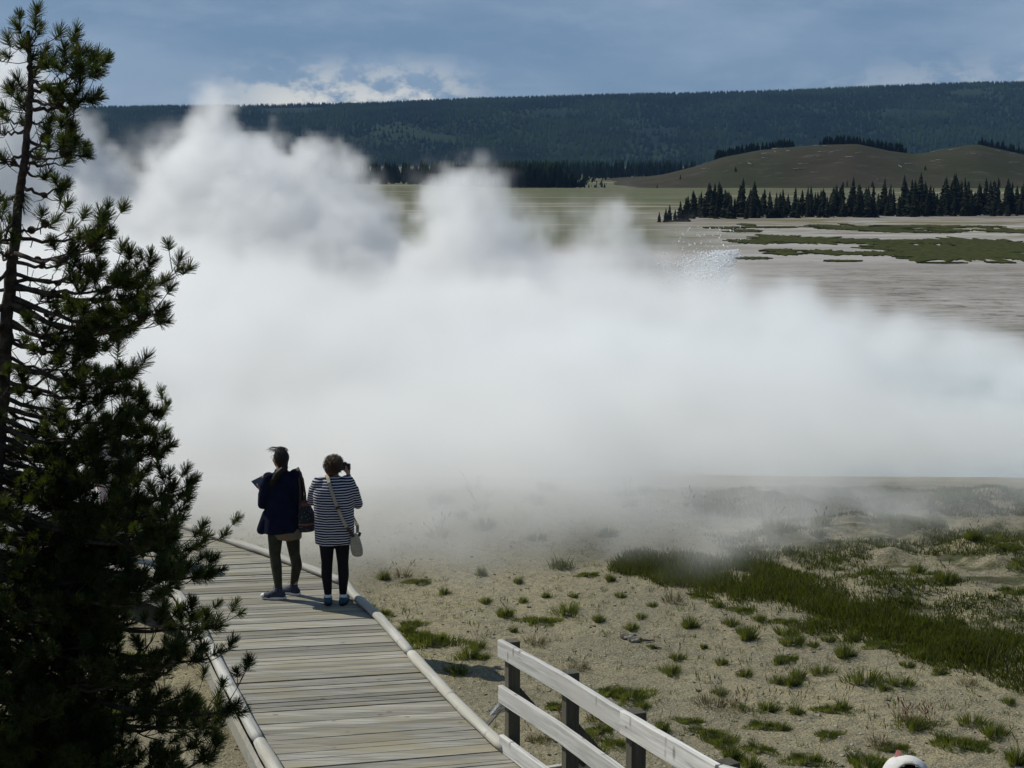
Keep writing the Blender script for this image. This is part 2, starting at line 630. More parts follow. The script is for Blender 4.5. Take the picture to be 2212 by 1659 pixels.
# dark green sedge pads lying on the far crust -----------------------------------
M['sedge'] = bsdf_mat('sedge', (.022, .030, .006), .9, .05, (.8, (.050, .052, .012), .4, .6))


def pad(cx, cy, hw, hh, seed, z=-10):
    """ragged low pad, given in picture units, laid on the plain with real thickness"""
    c = G(cx, cy, z)
    l = G(cx - hw, cy, z); f = G(cx, cy - hh, z); n_ = G(cx, cy + hh, z)
    rx = abs(c.x - l.x); ry = abs(f.y - n_.y) / 2
    K = 200 if hw > 55 else 90
    A_ = np.arange(K) * 2 * math.pi / K
    rr_ = .25 + 1.45 * fbm(np.cos(A_) * 2.2 + seed * 7, np.sin(A_) * 3.2, 3.4, 6, seed) * (1 + .12 * np.sin(A_ * 23 + seed))
    rxs, rys = c.x + rx * rr_ * np.cos(A_), c.y + ry * rr_ * np.sin(A_)
    zs_ = terrain(rxs, rys)
    ring = list(zip(rxs.tolist(), rys.tolist(), zs_.tolist()))
    m = MB()
    top = [Vector((x * .97 + c.x * .03, y * .97 + c.y * .03, h_ + .16)) for x, y, h_ in ring]
    bot = [Vector((x, y, h_ - .25)) for x, y, h_ in ring]
    m.loft([bot, top], closed=True)
    return m


PADS = [(2060, 545, 165, 22, 1), (2150, 530, 120, 14, 2), (1900, 548, 75, 5, 3), (1760, 520, 120, 7, 4), (1880, 523, 110, 6, 5),
        (1700, 516, 60, 9, 6), (1790, 546, 50, 5, 7), (1620, 523, 45, 5, 8), (2030, 523, 150, 5, 9), (1690, 548, 28, 4, 10), (2200, 556, 60, 8, 11),
        (1860, 494, 90, 4, 12), (2010, 490, 120, 3, 13), (1930, 500, 60, 3, 14), (2190, 500, 60, 4, 15)]
_r = random.Random(6)
for i in range(46):
    PADS.append((_r.uniform(1560, 2260), _r.choice([_r.uniform(485, 503), _r.uniform(512, 570)]), _r.uniform(8, 50), _r.uniform(1, 3), 20 + i))
for i, p in enumerate(PADS):
    o = pad(*p).build('sedge', M['sedge'])
    props(o, kind='stuff')

# hot pool ---------------------------------------------------------------
mw = bpy.data.materials.new('pool_water')
mw.use_nodes = True
q = NT(mw.node_tree)
bs = q.N['Principled BSDF']
bs.inputs['Base Color'].default_value = (.30, .38, .40, 1)
bs.inputs['Roughness'].default_value = .12
oc = q.n('ShaderNodeTexCoord').outputs['Object']
bp = q.n('ShaderNodeBump', {'Height': q.noise(q.vmath('MULTIPLY', oc, (1, 2.5, 1)), 3, 4, .6)})
bp.inputs['Strength'].default_value = .35
bp.inputs['Distance'].default_value = .05
q.set(bs.inputs['Normal'], bp)
ring = []
for k in range(120):
    a = 2 * math.pi * k / 120
    r = 1 + .12 * math.sin(3 * a + 1) + .07 * math.sin(7 * a) + .05 * math.sin(13 * a + 2)
    ring.append((18 + 26 * r * math.cos(a), 37 + 10.0 * r * math.sin(a), -1.84))
mm = bpy.data.meshes.new('water'); mm.from_pydata(ring, [], [tuple(range(120))])
props(link('water', mm, mw), kind='structure')

# ------------------------------------------------------------------ hills
def hill_sheet(name, prof, y0, y1, y2, xr, nxn, nyn, zb, mat, rough=8.0, sc=.004, seed=11):
    """ridge whose crest (at distance y1) follows picture profile [(x,y)...]; foot at y0, falls again to y2"""
    pxs = np.array([p[0] for p in prof]); pys = np.array([p[1] for p in prof])
    X = np.linspace(xr[0], xr[1], nxn); Y = np.linspace(y0, y2, nyn)
    A, B = np.meshgrid(X, Y)
    u = 1106 + FPX * A / (B * math.cos(PITCH))
    v = np.interp(u, pxs, pys)
    ang = np.arctan((829.5 - v) / FPX) - PITCH
    crest = CAMH + np.tan(ang) * y1
    s = np.where(B < y1, sstep(y0, y1, B) ** .8, 1 - .35 * sstep(y1, y2, B))
    h = zb + (crest - zb) * s
    h = h + rough * (fbm(A, B, sc, 4, seed) - .47) * np.clip(s * (1 - s) * 4 + .10, 0, 1)
    idx = np.arange(nxn * nyn).reshape(nyn, nxn)
    f = np.stack([idx[:-1, :-1], idx[:-1, 1:], idx[1:, 1:], idx[1:, :-1]], -1).reshape(-1, 4)
    me = np_mesh(name, np.stack([A, B, h], -1).reshape(-1, 3), f, smooth=True)
    o = link(name, me, mat)

    def at(x, y):
        i = np.clip(np.searchsorted(X, x) - 1, 0, nxn - 2); j = np.clip(np.searchsorted(Y, y) - 1, 0, nyn - 2)
        fx = (x - X[i]) / (X[i + 1] - X[i]); fy = (y - Y[j]) / (Y[j + 1] - Y[j])
        return (h[j, i] * (1 - fx) + h[j, i + 1] * fx) * (1 - fy) + (h[j + 1, i] * (1 - fx) + h[j + 1, i + 1] * fx) * fy
    return o, at


mh = bpy.data.materials.new('hillside')
mh.use_nodes = True
q = NT(mh.node_tree)
bs = q.N['Principled BSDF']
pos = q.n('ShaderNodeNewGeometry').outputs['Position']
h1 = q.noise(q.vmath('MULTIPLY', pos, (1, .6, 1)), .006, 5, .6)
h2 = q.noise(pos, .03, 4, .6)
hc = q.mix(q.mrange(h1, .4, .62), (.0055, .014, .0060), (.016, .030, .011))
hc = q.mix(q.mrange(h2, .58, .72, 0, .5), hc, (.016, .022, .012))
q.set(bs.inputs['Base Color'], hc)
bs.inputs['Roughness'].default_value = .95
bs.inputs['Specular IOR Level'].default_value = .05

PROF = [(-900, 262), (-200, 246), (190, 240), (540, 237), (800, 230), (1000, 221), (1300, 214), (1500, 210), (1700, 203), (2000, 191), (2212, 184), (3200, 150)]
hill1, hill1_at = hill_sheet('hills', PROF, 2250, 3500, 4600, (-2400, 2600), 260, 120, -10.5, mh, 40, .0022)
props(hill1, kind='structure')

mk = bpy.data.materials.new('bare_hillside')
mk.use_nodes = True
q = NT(mk.node_tree)
bs = q.N['Principled BSDF']
pos = q.n('ShaderNodeNewGeometry').outputs['Position']
k1 = q.noise(pos, .02, 5, .65)
k2 = q.noise(q.vmath('MULTIPLY', pos, (.5, 1, 1)), .16, 5, .7)
kc = q.mix(q.mrange(k1, .38, .62), (.040, .035, .022), (.030, .034, .015))
kc = q.mix(q.mrange(k2, .55, .68, 0, .8), kc, (.068, .060, .046))
kc = q.mix(q.mrange(k2, .42, .32, 0, .8), kc, (.022, .025, .012))
q.set(bs.inputs['Base Color'], kc)
bs.inputs['Roughness'].default_value = .95
bs.inputs['Specular IOR Level'].default_value = .05
KPROF = [(1180, 406), (1290, 404), (1400, 386), (1500, 360), (1560, 340), (1640, 325), (1760, 313), (1850, 311), (1920, 326), (1980, 334), (2060, 318),
         (2110, 312), (2170, 325), (2260, 345), (2500, 350), (2900, 330)]
knoll, knoll_at = hill_sheet('hill', KPROF, 690, 800, 1000, (15, 520), 200, 50, -10.4, mk, 5, .03, 12)
props(knoll, kind='structure')


# ------------------------------------------------------------------ far woods (one mass each)
def cone_forest(name, X, Y, Z, H, mat, sides=5, wid=.17, jag=True, seed=0):
    r = np.random.default_rng(seed)
    n = len(X)
    ang = r.random(n) * 6.28
    lev = [(0.02, 1.0), (.34, .62), (.36, .78), (.66, .36), (.68, .46)] if jag else [(0.0, 1.0)]
    rings = []
    for hz, rw in lev:
        k = np.arange(sides) * 2 * math.pi / sides
        a = ang[:, None] + k[None, :]
        jj = 1 + (r.random((n, sides)) - .5) * .5
        rr = (H * wid * rw)[:, None] * jj
        rings.append(np.stack([X[:, None] + rr * np.cos(a), Y[:, None] + rr * np.sin(a), (Z + H * hz)[:, None] + 0 * a], -1))
    tip = np.stack([X, Y, Z + H], -1)[:, None, :]
    per = len(lev) * sides + 1
    vs = np.concatenate(rings + [tip], axis=1).reshape(-1, 3)
    base = np.arange(n)[:, None] * per
    quads = []
    for l in range(len(lev) - 1):
        for k in range(sides):
            k2 = (k + 1) % sides
            quads.append([l * sides + k, l * sides + k2, (l + 1) * sides + k2, (l + 1) * sides + k])
    tris = [[(len(lev) - 1) * sides + k, (len(lev) - 1) * sides + (k + 1) % sides, per - 1] for k in range(sides)]
    fs = [(base[:, None, :] + np.array(tris)[None]).reshape(-1, 3)]
    if quads:
        fs.append((base[:, None, :] + np.array(quads)[None]).reshape(-1, 4))
    me = np_mesh(name, vs, fs)
    return link(name, me, mat)


r = np.random.default_rng(21)
n = 42000
fy = 2300 + 1450 * r.random(n) ** .85
fx = (r.random(n) * 2 - 1) * fy * .40
keep = fbm(fx, fy, .004, 4, 3) + .12 * r.random(n) > .37
fx, fy = fx[keep], fy[keep]
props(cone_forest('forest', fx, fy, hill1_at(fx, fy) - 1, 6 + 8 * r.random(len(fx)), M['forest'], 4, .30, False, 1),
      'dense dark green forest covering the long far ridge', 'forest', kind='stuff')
# mid woods at the foot of the knoll
n = 5200
fy = 705 + 900 * r.random(n) ** 1.5
u = -150 + 1650 * r.random(n)
fx = (u - 1106) / FPX * fy
hgt = 3.5 + 10.5 * r.random(n) ** 1.3
edge = 690 + 260 * fbm(u, 0 * u, .006, 3, 4)
hgt = np.where(fy < 1012, hgt * np.clip((1316 - u) / 110, .3, 1), hgt)
keep = ((fy > edge - 60) | (u > 1050)) & ~((u < 1010) & (fy > 1200)) & ((u < 1292 + 20 * r.random(n)) | (fy > 1012))
fx, fy, hgt = fx[keep], fy[keep], hgt[keep]
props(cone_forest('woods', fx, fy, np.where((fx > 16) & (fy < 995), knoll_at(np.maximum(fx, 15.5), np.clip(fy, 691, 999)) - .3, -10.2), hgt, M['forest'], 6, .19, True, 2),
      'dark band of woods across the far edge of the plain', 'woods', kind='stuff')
# crest of the bare knoll and the hollow behind it
n = 1500
u = 1540 + 800 * r.random(n)
fy = 802 + 80 * r.random(n)
fx = (u - 1106) / FPX * fy
hgt = 2.5 + 4 * r.random(n)
keep = (np.sin(u * .021) + np.sin(u * .057) + .9 * r.random(n) > -.1) & ((u < 1960) | (r.random(n) < .35) & (u > 2100))
fx, fy, hgt = fx[keep], fy[keep], hgt[keep]
props(cone_forest('woods', fx, fy, knoll_at(fx, fy) - .5, hgt, M['forest'], 6, .24, True, 3),
      'fringe of dark trees along the crest of the bare knoll', 'woods', kind='stuff')


# ------------------------------------------------------------------ line of conifers on the plain
def conifer_mesh(seed, H=9.0, fat=.19, bare=.0):
    r = random.Random(seed)
    vs, fs = [], []
    lv = 26
    for i in range(lv):
        tt = i / (lv - 1)
        z = H * (bare + (1 - bare) * tt)
        rad = H * fat * (1 - tt) ** .75 * r.uniform(.7, 1.15) + .12
        nb = int(9 - 4 * tt)
        for k in range(nb):
            a = 2 * math.pi * (k + r.random() * .8) / nb + i * 1.3
            rr = rad * r.uniform(.6, 1.15)
            dz = -rr * r.uniform(.15, .5)
            w = rr * r.uniform(.28, .45)
            d = Vector((math.cos(a), math.sin(a), 0)); s = Vector((-math.sin(a), math.cos(a), 0))
            o = len(vs)
            p0 = Vector((0, 0, z + .25)); pm = d * rr * .6 + Vector((0, 0, z + dz * .35))
            pe = d * rr + Vector((0, 0, z + dz))
            vs += [p0, pm + s * w, pe, pm - s * w, pm + Vector((0, 0, -.45 - .2 * r.random()))]
            fs += [(o, o + 1, o + 2), (o, o + 2, o + 3), (o, o + 4, o + 1), (o, o + 3, o + 4), (o + 1, o + 4, o + 2), (o + 4, o + 3, o + 2)]
    o = len(vs)
    vs += [Vector((.12, 0, H * .96)), Vector((-.08, .1, H * .96)), Vector((-.08, -.1, H * .96)), Vector((0, 0, H * 1.05))]
    fs += [(o, o + 1, o + 3), (o + 1, o + 2, o + 3), (o + 2, o, o + 3)]
    me = bpy.data.meshes.new('crown'); me.from_pydata([tuple(v) for v in vs], [], fs)
    me.materials.append(M['conifer'])
    m = MB(); m.tube([(0, 0, -.4), (0, 0, H * .5), (0, 0, H * .97)], [.16, .09, .02], 6)
    tm = m.mesh('trunk'); tm.materials.append(M['trunk'])
    return me, tm


CON = [conifer_mesh(i, 9.0, [.15, .21, .26, .19, .30, .23, .36][i]) for i in range(7)]


def conifer(loc, h, k, rz, label, group):
    e = empty('conifer_tree', loc, rz)
    e.scale = (h / 9.0,) * 3
    cm, tm = CON[k]
    a = bpy.data.objects.new('crown', cm); COL.objects.link(a); a.parent = e
    b = bpy.data.objects.new('trunk', tm); COL.objects.link(b); b.parent = e
    props(e, label, 'tree', group)


r = random.Random(5)
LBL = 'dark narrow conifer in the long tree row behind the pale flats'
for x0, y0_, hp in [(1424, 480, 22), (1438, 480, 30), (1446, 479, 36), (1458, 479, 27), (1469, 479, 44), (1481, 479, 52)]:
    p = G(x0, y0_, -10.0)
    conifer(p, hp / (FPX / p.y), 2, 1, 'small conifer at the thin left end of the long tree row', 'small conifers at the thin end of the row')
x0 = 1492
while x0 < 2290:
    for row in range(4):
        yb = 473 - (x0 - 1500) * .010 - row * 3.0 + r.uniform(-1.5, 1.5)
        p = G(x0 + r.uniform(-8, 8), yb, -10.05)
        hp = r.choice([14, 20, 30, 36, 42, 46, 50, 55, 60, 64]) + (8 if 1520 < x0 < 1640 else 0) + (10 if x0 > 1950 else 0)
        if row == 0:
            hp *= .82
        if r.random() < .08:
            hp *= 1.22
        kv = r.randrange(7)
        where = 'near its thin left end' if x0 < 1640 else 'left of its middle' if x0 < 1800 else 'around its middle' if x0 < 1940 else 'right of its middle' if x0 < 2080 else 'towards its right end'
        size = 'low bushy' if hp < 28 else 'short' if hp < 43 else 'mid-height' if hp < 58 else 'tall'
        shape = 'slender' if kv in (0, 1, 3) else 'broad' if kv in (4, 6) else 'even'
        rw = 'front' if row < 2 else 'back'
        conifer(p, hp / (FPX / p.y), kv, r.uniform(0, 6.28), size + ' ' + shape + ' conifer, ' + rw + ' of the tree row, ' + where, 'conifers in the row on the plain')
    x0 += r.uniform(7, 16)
for (xx, yy, hp, lab) in [(1885, 391, 14, None), (1830, 392, 15, None), (2065, 385, 30, None), (2045, 388, 24, None), (2085, 388, 20, None), (1822, 396, 12, None),
                          (2000, 340, 12, None), (1420, 384, 11, None), (1470, 372, 12, None), (2160, 382, 16, None), (1590, 332, 12, None)]:
    Y = 700 if yy > 380 else 740
    p = V(xx, yy, Y)
    p.z = float(knoll_at(np.array([p.x]), np.array([Y]))[0]) - .3
    conifer(p, hp / (FPX / Y), r.randrange(7), r.uniform(0, 6), 'lone dark conifer on the bare slope of the knoll', 'lone conifers on the knoll')

# fallen grey trunks on the knoll
M['deadwood'] = bsdf_mat('deadwood', (.22, .20, .16), .9, .1, (1.5, (.34, .31, .26), .4, .6))
logm = MB(); logm.tube([(-3.5, 0, .15), (0, 0, .3), (3.5, .2, .12)], [.2, .15, .07], 6)
for s_ in (-1.5, .6, 2.0):
    logm.tube([(s_, 0, .2), (s_ + .6, .3, .9)], [.06, .02], 4)
lm = logm.mesh('fallen_log', True); lm.materials.append(M['deadwood'])
for i in range(34):
    u = r.uniform(1440, 2200); Y = r.uniform(715, 790)
    X = (u - 1106) / FPX * Y
    z = float(knoll_at(np.array([X]), np.array([Y]))[0])
    o = bpy.data.objects.new('fallen_log', lm); COL.objects.link(o)
    o.location = (X, Y, z + .1)
    o.rotation_euler = (0, r.uniform(-.15, .15), r.choice([r.uniform(-.5, .5), r.uniform(.8, 2.2)]))
    o.scale = (r.uniform(.5, 1.2),) * 3
    props(o, 'bleached fallen trunk lying on the bare slope of the knoll', 'fallen log', 'fallen trunks on the knoll')

# ------------------------------------------------------------------ steam: one body of vapour, density from overlapping puffs
def steam_volume(name, lo, hi, res, puffs, mat_density, s_lo, s_hi, amp1, sc1, amp2, sc2, label, color=(.985, .992, 1), cut=.35):
    ng = bpy.data.node_groups.new(name, 'GeometryNodeTree')
    ng.interface.new_socket('Geometry', in_out='INPUT', socket_type='NodeSocketGeometry')
    ng.interface.new_socket('Geometry', in_out='OUTPUT', socket_type='NodeSocketGeometry')
    q = NT(ng)
    out = q.n('NodeGroupOutput')
    vc = q.n('GeometryNodeVolumeCube')
    vc.inputs['Min'].default_value = lo
    vc.inputs['Max'].default_value = hi
    for k, v in zip('XYZ', res):
        vc.inputs['Resolution ' + k].default_value = v
    pos = q.n('GeometryNodeInputPosition').outputs[0]
    nA = q.noise(pos, sc1, 2, .5, out=1)
    nB = q.noise(q.vmath('ADD', pos, (31.7, 4.2, 9.1)), sc2, 3, .55, out=1)
    w = q.vmath('MULTIPLY_ADD', q.vmath('SUBTRACT', nA, (.5, .5, .5)), (amp1,) * 3, pos)
    w = q.vmath('MULTIPLY_ADD', q.vmath('SUBTRACT', nB, (.5, .5, .5)), (amp2,) * 3, w)
    nD = q.noise(q.vmath('ADD', pos, (1.7, 44.2, 19.1)), 1.05, 2, .6, out=1)
    w = q.vmath('MULTIPLY_ADD', q.vmath('SUBTRACT', nD, (.5, .5, .5)), (2.3,) * 3, w)
    tot = None
    for (c, rr, wt) in puffs:
        if not hasattr(rr, '__len__'):
            rr = (rr, rr * 1.3, rr)
        inv = tuple(1 / v for v in rr)
        d = q.vmath('MULTIPLY_ADD', w, inv, tuple(-c[i] * inv[i] for i in range(3)))
        dd = q.vmath('DOT_PRODUCT', d, d)
        g = q.math('EXPONENT', q.math('MULTIPLY', q.math('MULTIPLY', dd, dd), -.8))
        tot = q.math('MULTIPLY', g, wt) if tot is None else q.math('MULTIPLY_ADD', g, wt, tot)
    nC = q.noise(q.vmath('MULTIPLY', pos, (1, 1, 1.4)), sc2 * 1.6, 3, .6)
    f = q.math('SUBTRACT', tot, q.math('MULTIPLY', q.mrange(nC, .42, .68), cut))
    den = q.mrange(f, s_lo, s_hi)
    den = q.math('MULTIPLY', den, den)
    # nothing at the faces of the grid
    sp = q.n('ShaderNodeSeparateXYZ', {0: pos})
    for i in range(3):
        m_ = 1.5 if i != 1 else 2.0
        if i != 2:
            den = q.math('MULTIPLY', den, q.mrange(sp.outputs[i], lo[i], lo[i] + m_))
        den = q.math('MULTIPLY', den, q.mrange(sp.outputs[i], hi[i] - m_, hi[i], 1, 0))
    q.set(vc.inputs['Density'], den)
    m = bpy.data.materials.new(name)
    m.use_nodes = True
    s = NT(m.node_tree)
    s.N.clear()
    pv = s.n('ShaderNodeVolumePrincipled')
    pv.inputs['Color'].default_value = (*color, 1)
    pv.inputs['Density'].default_value = mat_density
    pv.inputs['Anisotropy'].default_value = .15
    s.L.new(pv.outputs[0], s.n('ShaderNodeOutputMaterial').inputs['Volume'])
    sm = q.n('GeometryNodeSetMaterial', {'Geometry': vc.outputs[0]})
    sm.inputs['Material'].default_value = m
    q.L.new(sm.outputs[0], out.inputs[0])
    vd = bpy.data.volumes.new(name)
    vd.materials.append(m)
    o = bpy.data.objects.new(name, vd)
    COL.objects.link(o)
    o.modifiers.new('density', 'NODES').node_group = ng
    props(o, label, 'steam', kind='stuff')
    return o


def F(x, y, Y, r, w=1.0, flat=1.0, deep=1.4):
    """puff seen around picture x, y at distance Y, radius r metres"""
    p = V(x, y, Y)
    return ((p.x, p.y, p.z), (r, r * deep, r * flat), w)


PUFFS = [
    # tall plume and its shoulders
    F(462, 235, 82, 1.25, 1.0), F(458, 285, 82, 1.6, 1.0), F(440, 360, 82, 2.4, 1.0), F(385, 345, 82, 1.0, .8), F(430, 440, 82, 3.0), F(340, 440, 82, 1.5, .55),
    F(535, 365, 80, 1.7), F(590, 385, 80, 1.5), F(650, 425, 80, 2.2), F(700, 360, 79, 1.15, .95), F(720, 430, 79, 2.0), F(760, 490, 78, 1.8), F(570, 480, 80, 3.4),
    F(680, 530, 78, 3.6), F(775, 560, 76, 2.2), F(500, 580, 80, 4.4), F(620, 620, 78, 4.6), F(750, 640, 76, 3.6), F(840, 640, 75, 2.0), F(480, 480, 81, 3.4), F(400, 430, 82, 2.2, .8),
    # far left billows behind the pine
    F(190, 300, 84, 1.5, .9), F(150, 370, 84, 2.2), F(90, 330, 84, 2.6), F(20, 300, 86, 3.4), F(70, 235, 86, 2.2, .95), F(110, 430, 84, 3.4), F(20, 430, 86, 4.2), F(-60, 260, 86, 4), F(0, 170, 86, 2.0, .9), F(180, 490, 82, 2.6), F(90, 560, 82, 4.5), F(290, 580, 80, 3.4), F(390, 560, 80, 2.6),
    F(380, 660, 78, 4.6), F(200, 650, 78, 5), F(-60, 420, 84, 5), F(-150, 650, 84, 7),
    # second plume
    F(1005, 400, 72, 1.5, 1.0), F(955, 420, 72, 1.0, .7), F(1040, 450, 72, 1.3, .9), F(1010, 490, 72, 2.0), F(1050, 560, 71, 2.4), F(985, 600, 70, 1.9), F(1100, 560, 72, 1.6, .8), F(1010, 670, 70, 3.0), F(930, 680, 70, 2.2), F(1120, 640, 70, 2.6), F(1240, 660, 70, 2.6),
    F(1180, 620, 72, 1.9), F(930, 470, 72, 1.0, .5), F(1100, 480, 72, .9, .45), F(1330, 490, 72, 1.1, .5), F(1345, 580, 72, 1.9, .75), F(1440, 630, 72, 1.7, .6), F(1510, 690, 70, 1.9, .6), F(820, 690, 74, 1.6), F(1560, 720, 68, 1.8, .55),
    # thin torn veils round the billows
    F(240, 480, 82, 2.8, .9), F(290, 350, 84, 2.6, .40), F(250, 420, 84, 2.4, .42), F(350, 300, 84, 1.8, .36), F(500, 225, 82, .9, .36), F(585, 320, 81, 1.2, .34), F(780, 400, 79, 2.2, .36), F(840, 470, 77, 2.0, .38), F(860, 560, 76, 2.0, .42),
    F(900, 430, 73, 1.6, .36), F(930, 370, 73, 1.4, .33), F(1070, 380, 72, 1.4, .33), F(1130, 470, 72, 2.2, .38), F(1230, 520, 72, 2.4, .40), F(1290, 430, 72, 1.8, .33), F(1400, 480, 72, 2.2, .36), F(1480, 560, 71, 2.4, .40),
    F(1560, 620, 70, 2.0, .38), F(1650, 690, 68, 2.4, .38), F(440, 190, 82, 1.2, .36), F(120, 220, 85, 2.0, .36), F(1900, 720, 60, 3.2, .34, .5), F(2150, 730, 60, 3.4, .34, .4),
    # broad body
    F(900, 770, 60, 2.6), F(1060, 770, 60, 3.2), F(1240, 770, 60, 3.0), F(1390, 790, 60, 2.6, .9), F(720, 770, 62, 3.8), F(520, 740, 66, 4.6), F(300, 760, 66, 5.0), F(100, 740, 68, 5.6), F(-100, 760, 68, 6.2),
    F(1600, 850, 56, 3.6, .75, .42), F(1820, 890, 56, 5.0, .72, .25), F(2080, 905, 56, 6.0, .62, .22), F(2350, 905, 56, 6, .56, .22),
    # near bank drifting over the pool and the walk
    ((-6, 46, -1.0), (9, 9, 2.2), 1.0), ((-17, 44, -.7), (9, 10, 2.3), 1.0), ((-28, 50, -.2), (9, 12, 3.6), 1.0), ((4, 44, -1.2), (7, 9, 2.0), .95),
    ((-3, 31, -.3), (6, 6.5, 1.8), 1.0), ((-11, 32, -.1), (6, 8, 2.0), 1.05), ((-19, 33, 0), (6, 8, 2.3), 1.1), ((3.5, 32, -1.0), (5, 6, 1.6), .85),
    ((-6.5, 23.5, 0), (3.6, 4.2, 1.6), .95), ((-2.0, 23.5, -.2), (3.6, 4.2, 1.4), .9), ((-12, 25, .2), (5, 5.5, 1.8), 1.0), ((2.2, 24.0, -.5), (4.0, 4.0, 1.0), .75),
    ((-4, 21.2, .0), (5, 3.2, 1.4), 1.3), ((.8, 21.2, -.05), (3.4, 2.6, 1.25), 1.3), ((3.6, 22.6, -.2), (3.2, 2.6, 1.0), 1.0),
    ((-6, 18.9, -.05), (3.4, 3.1, 1.15), 1.1), ((-2.4, 18.7, -.15), (3.0, 2.7, 1.0), .98), ((-11, 20, 0), (4, 4, 1.2), .95), ((.7, 19.3, -.25), (3.0, 2.7, .9), .90), ((3.6, 21.0, -.35), (3.4, 2.9, .75), .78), ((7.6, 22.6, -.4), (4, 3.2, .7), .74), ((12.5, 24, -.45), (5, 3.6, .7), .72),
    ((11, 40, -1.4), (8, 8, 1.3), .80), ((22, 42, -1.6), (10, 8, 1.0), .68), ((33, 44, -1.6), (9, 8, 1.0), .62), ((8, 30, -1.1), (5, 5, 1.0), .68), ((16, 32, -1.3), (6, 5, .9), .62), ((24, 33, -1.3), (6, 5, .9), .6),
]
steam_volume('steam', (-46, 14.5, -11.5), (44, 104, 14), (265, 262, 80), PUFFS,   .50, .10, 1.30, 4.4, .13, 3.9, .40,
             'white steam billowing off the hot pools and drifting left over the walk')

# ------------------------------------------------------------------ boardwalk
M['post_pale'] = wood_mat('pale_beam', (.34, .33, .28), (.56, .55, .50), (.46, .44, .36), (0, 1, 0))
ST = [  # left edge x,y, right edge x,y, z : from far (in the steam) to near
    (-16.6, 23.4, -15.8, 25.3, -.60), (-11.4, 21.4, -10.4, 23.2, -.35), (-7.9, 18.9, -6.5, 20.2, -.04), (-5.62, 16.95, -3.67, 17.29, 0), (-5.0, 16.35, -3.10, 16.72, 0), (-4.3, 15.72, -2.42, 16.0, 0),
    (-3.67, 15.13, -1.90, 15.38, 0), (-3.47, 14.67, -1.76, 14.93, 0), (-3.15, 13.93, -1.42, 14.2, 0), (-2.77, 12.94, -1.06, 13.22, 0),
    (-2.34, 11.82, -.64, 12.12, 0), (-1.93, 10.78, -.22, 11.12, 0.0), (-1.80, 10.45, -.09, 10.80, .02), (-1.33, 9.2, .33, 9.60, .19),
    (-.92, 8.05, .69, 8.42, .37), (-.50, 6.75, 1.08, 7.24, .56), (.02, 5.35, 1.95, 6.10, .76), (.9, 3.9, 2.6, 5.1, .98), (2.4, 2.6, 3.6, 4.1, 1.2), (4.6, 1.9, 5.2, 3.6, 1.4), (7.5, 1.5, 7.7, 3.3, 1.6)]
STL = [Vector((s[0], s[1], s[4])) for s in ST]
STR = [Vector((s[2], s[3], s[4])) for s in ST]
SM = [0.0]
for i in range(1, len(ST)):
    SM.append(SM[-1] + ((STL[i] + STR[i]) / 2 - (STL[i - 1] + STR[i - 1]) / 2).length)


def edge(arr, s):
    for i in range(1, len(SM)):
        if s <= SM[i] or i == len(SM) - 1:
            k = (s - SM[i - 1]) / (SM[i] - SM[i - 1])
            return arr[i - 1].lerp(arr[i], k)


walk = empty('boardwalk', (-2.0, 13, -.45))
props(walk, 'weathered grey plank boardwalk with log curbs running into the steam', 'boardwalk')
WINV = Matrix.Translation((2.0, -13, .45))


def wchild(mb, name, mat, smooth=False, bevel=0, parent=None):
    o = mb.build(name, mat, parent or walk, smooth, bevel)
    o.data.transform(WINV if parent is None else Matrix.Identity(4))
    return o


m = MB()
r = random.Random(4)
s = 0.0
while s < SM[-1] - .16:
    wd = r.choice([.080, .085, .09, .09, .095, .105, .14])
    gap = r.uniform(.005, .014)
    tint = r.uniform(.02, 1)
    dz = r.uniform(-.004, .005)
    el, er = r.uniform(-.01, .02), r.uniform(-.01, .02)
    q4 = []
    for (a, arr, e_) in ((s, STL, el), (s + wd - gap, STL, el), (s + wd - gap, STR, er), (s, STR, er)):
        p = edge(arr, a); o_ = edge(STR if arr is STL else STL, a)
        d = (p - o_).normalized()
        q4.append(p + d * (.05 + e_) + Vector((0, 0, dz + r.uniform(-.002, .002))))
    n_ = 6
    vs = []
    sag = r.uniform(-.004, .002)
    for k in range(n_ + 1):
        u = k / n_
        A = q4[0].lerp(q4[3], u); B = q4[1].lerp(q4[2], u)
        zz = Vector((0, 0, sag * 4 * u * (1 - u)))
        vs += [A + zz, B + zz, B + zz - Vector((0, 0, .038)), A + zz - Vector((0, 0, .038))]
    fs = []
    for k in range(n_):
        b = k * 4
        fs += [(b, b + 1, b + 5, b + 4), (b + 1, b + 2, b + 6, b + 5), (b + 2, b + 3, b + 7, b + 6), (b + 3, b, b + 4, b + 7)]
    fs += [(0, 3, 2, 1), (n_ * 4, n_ * 4 + 1, n_ * 4 + 2, n_ * 4 + 3)]
    m.add(vs, fs, tint)
    s += wd
deck = wchild(m, 'deck', M['deck'])

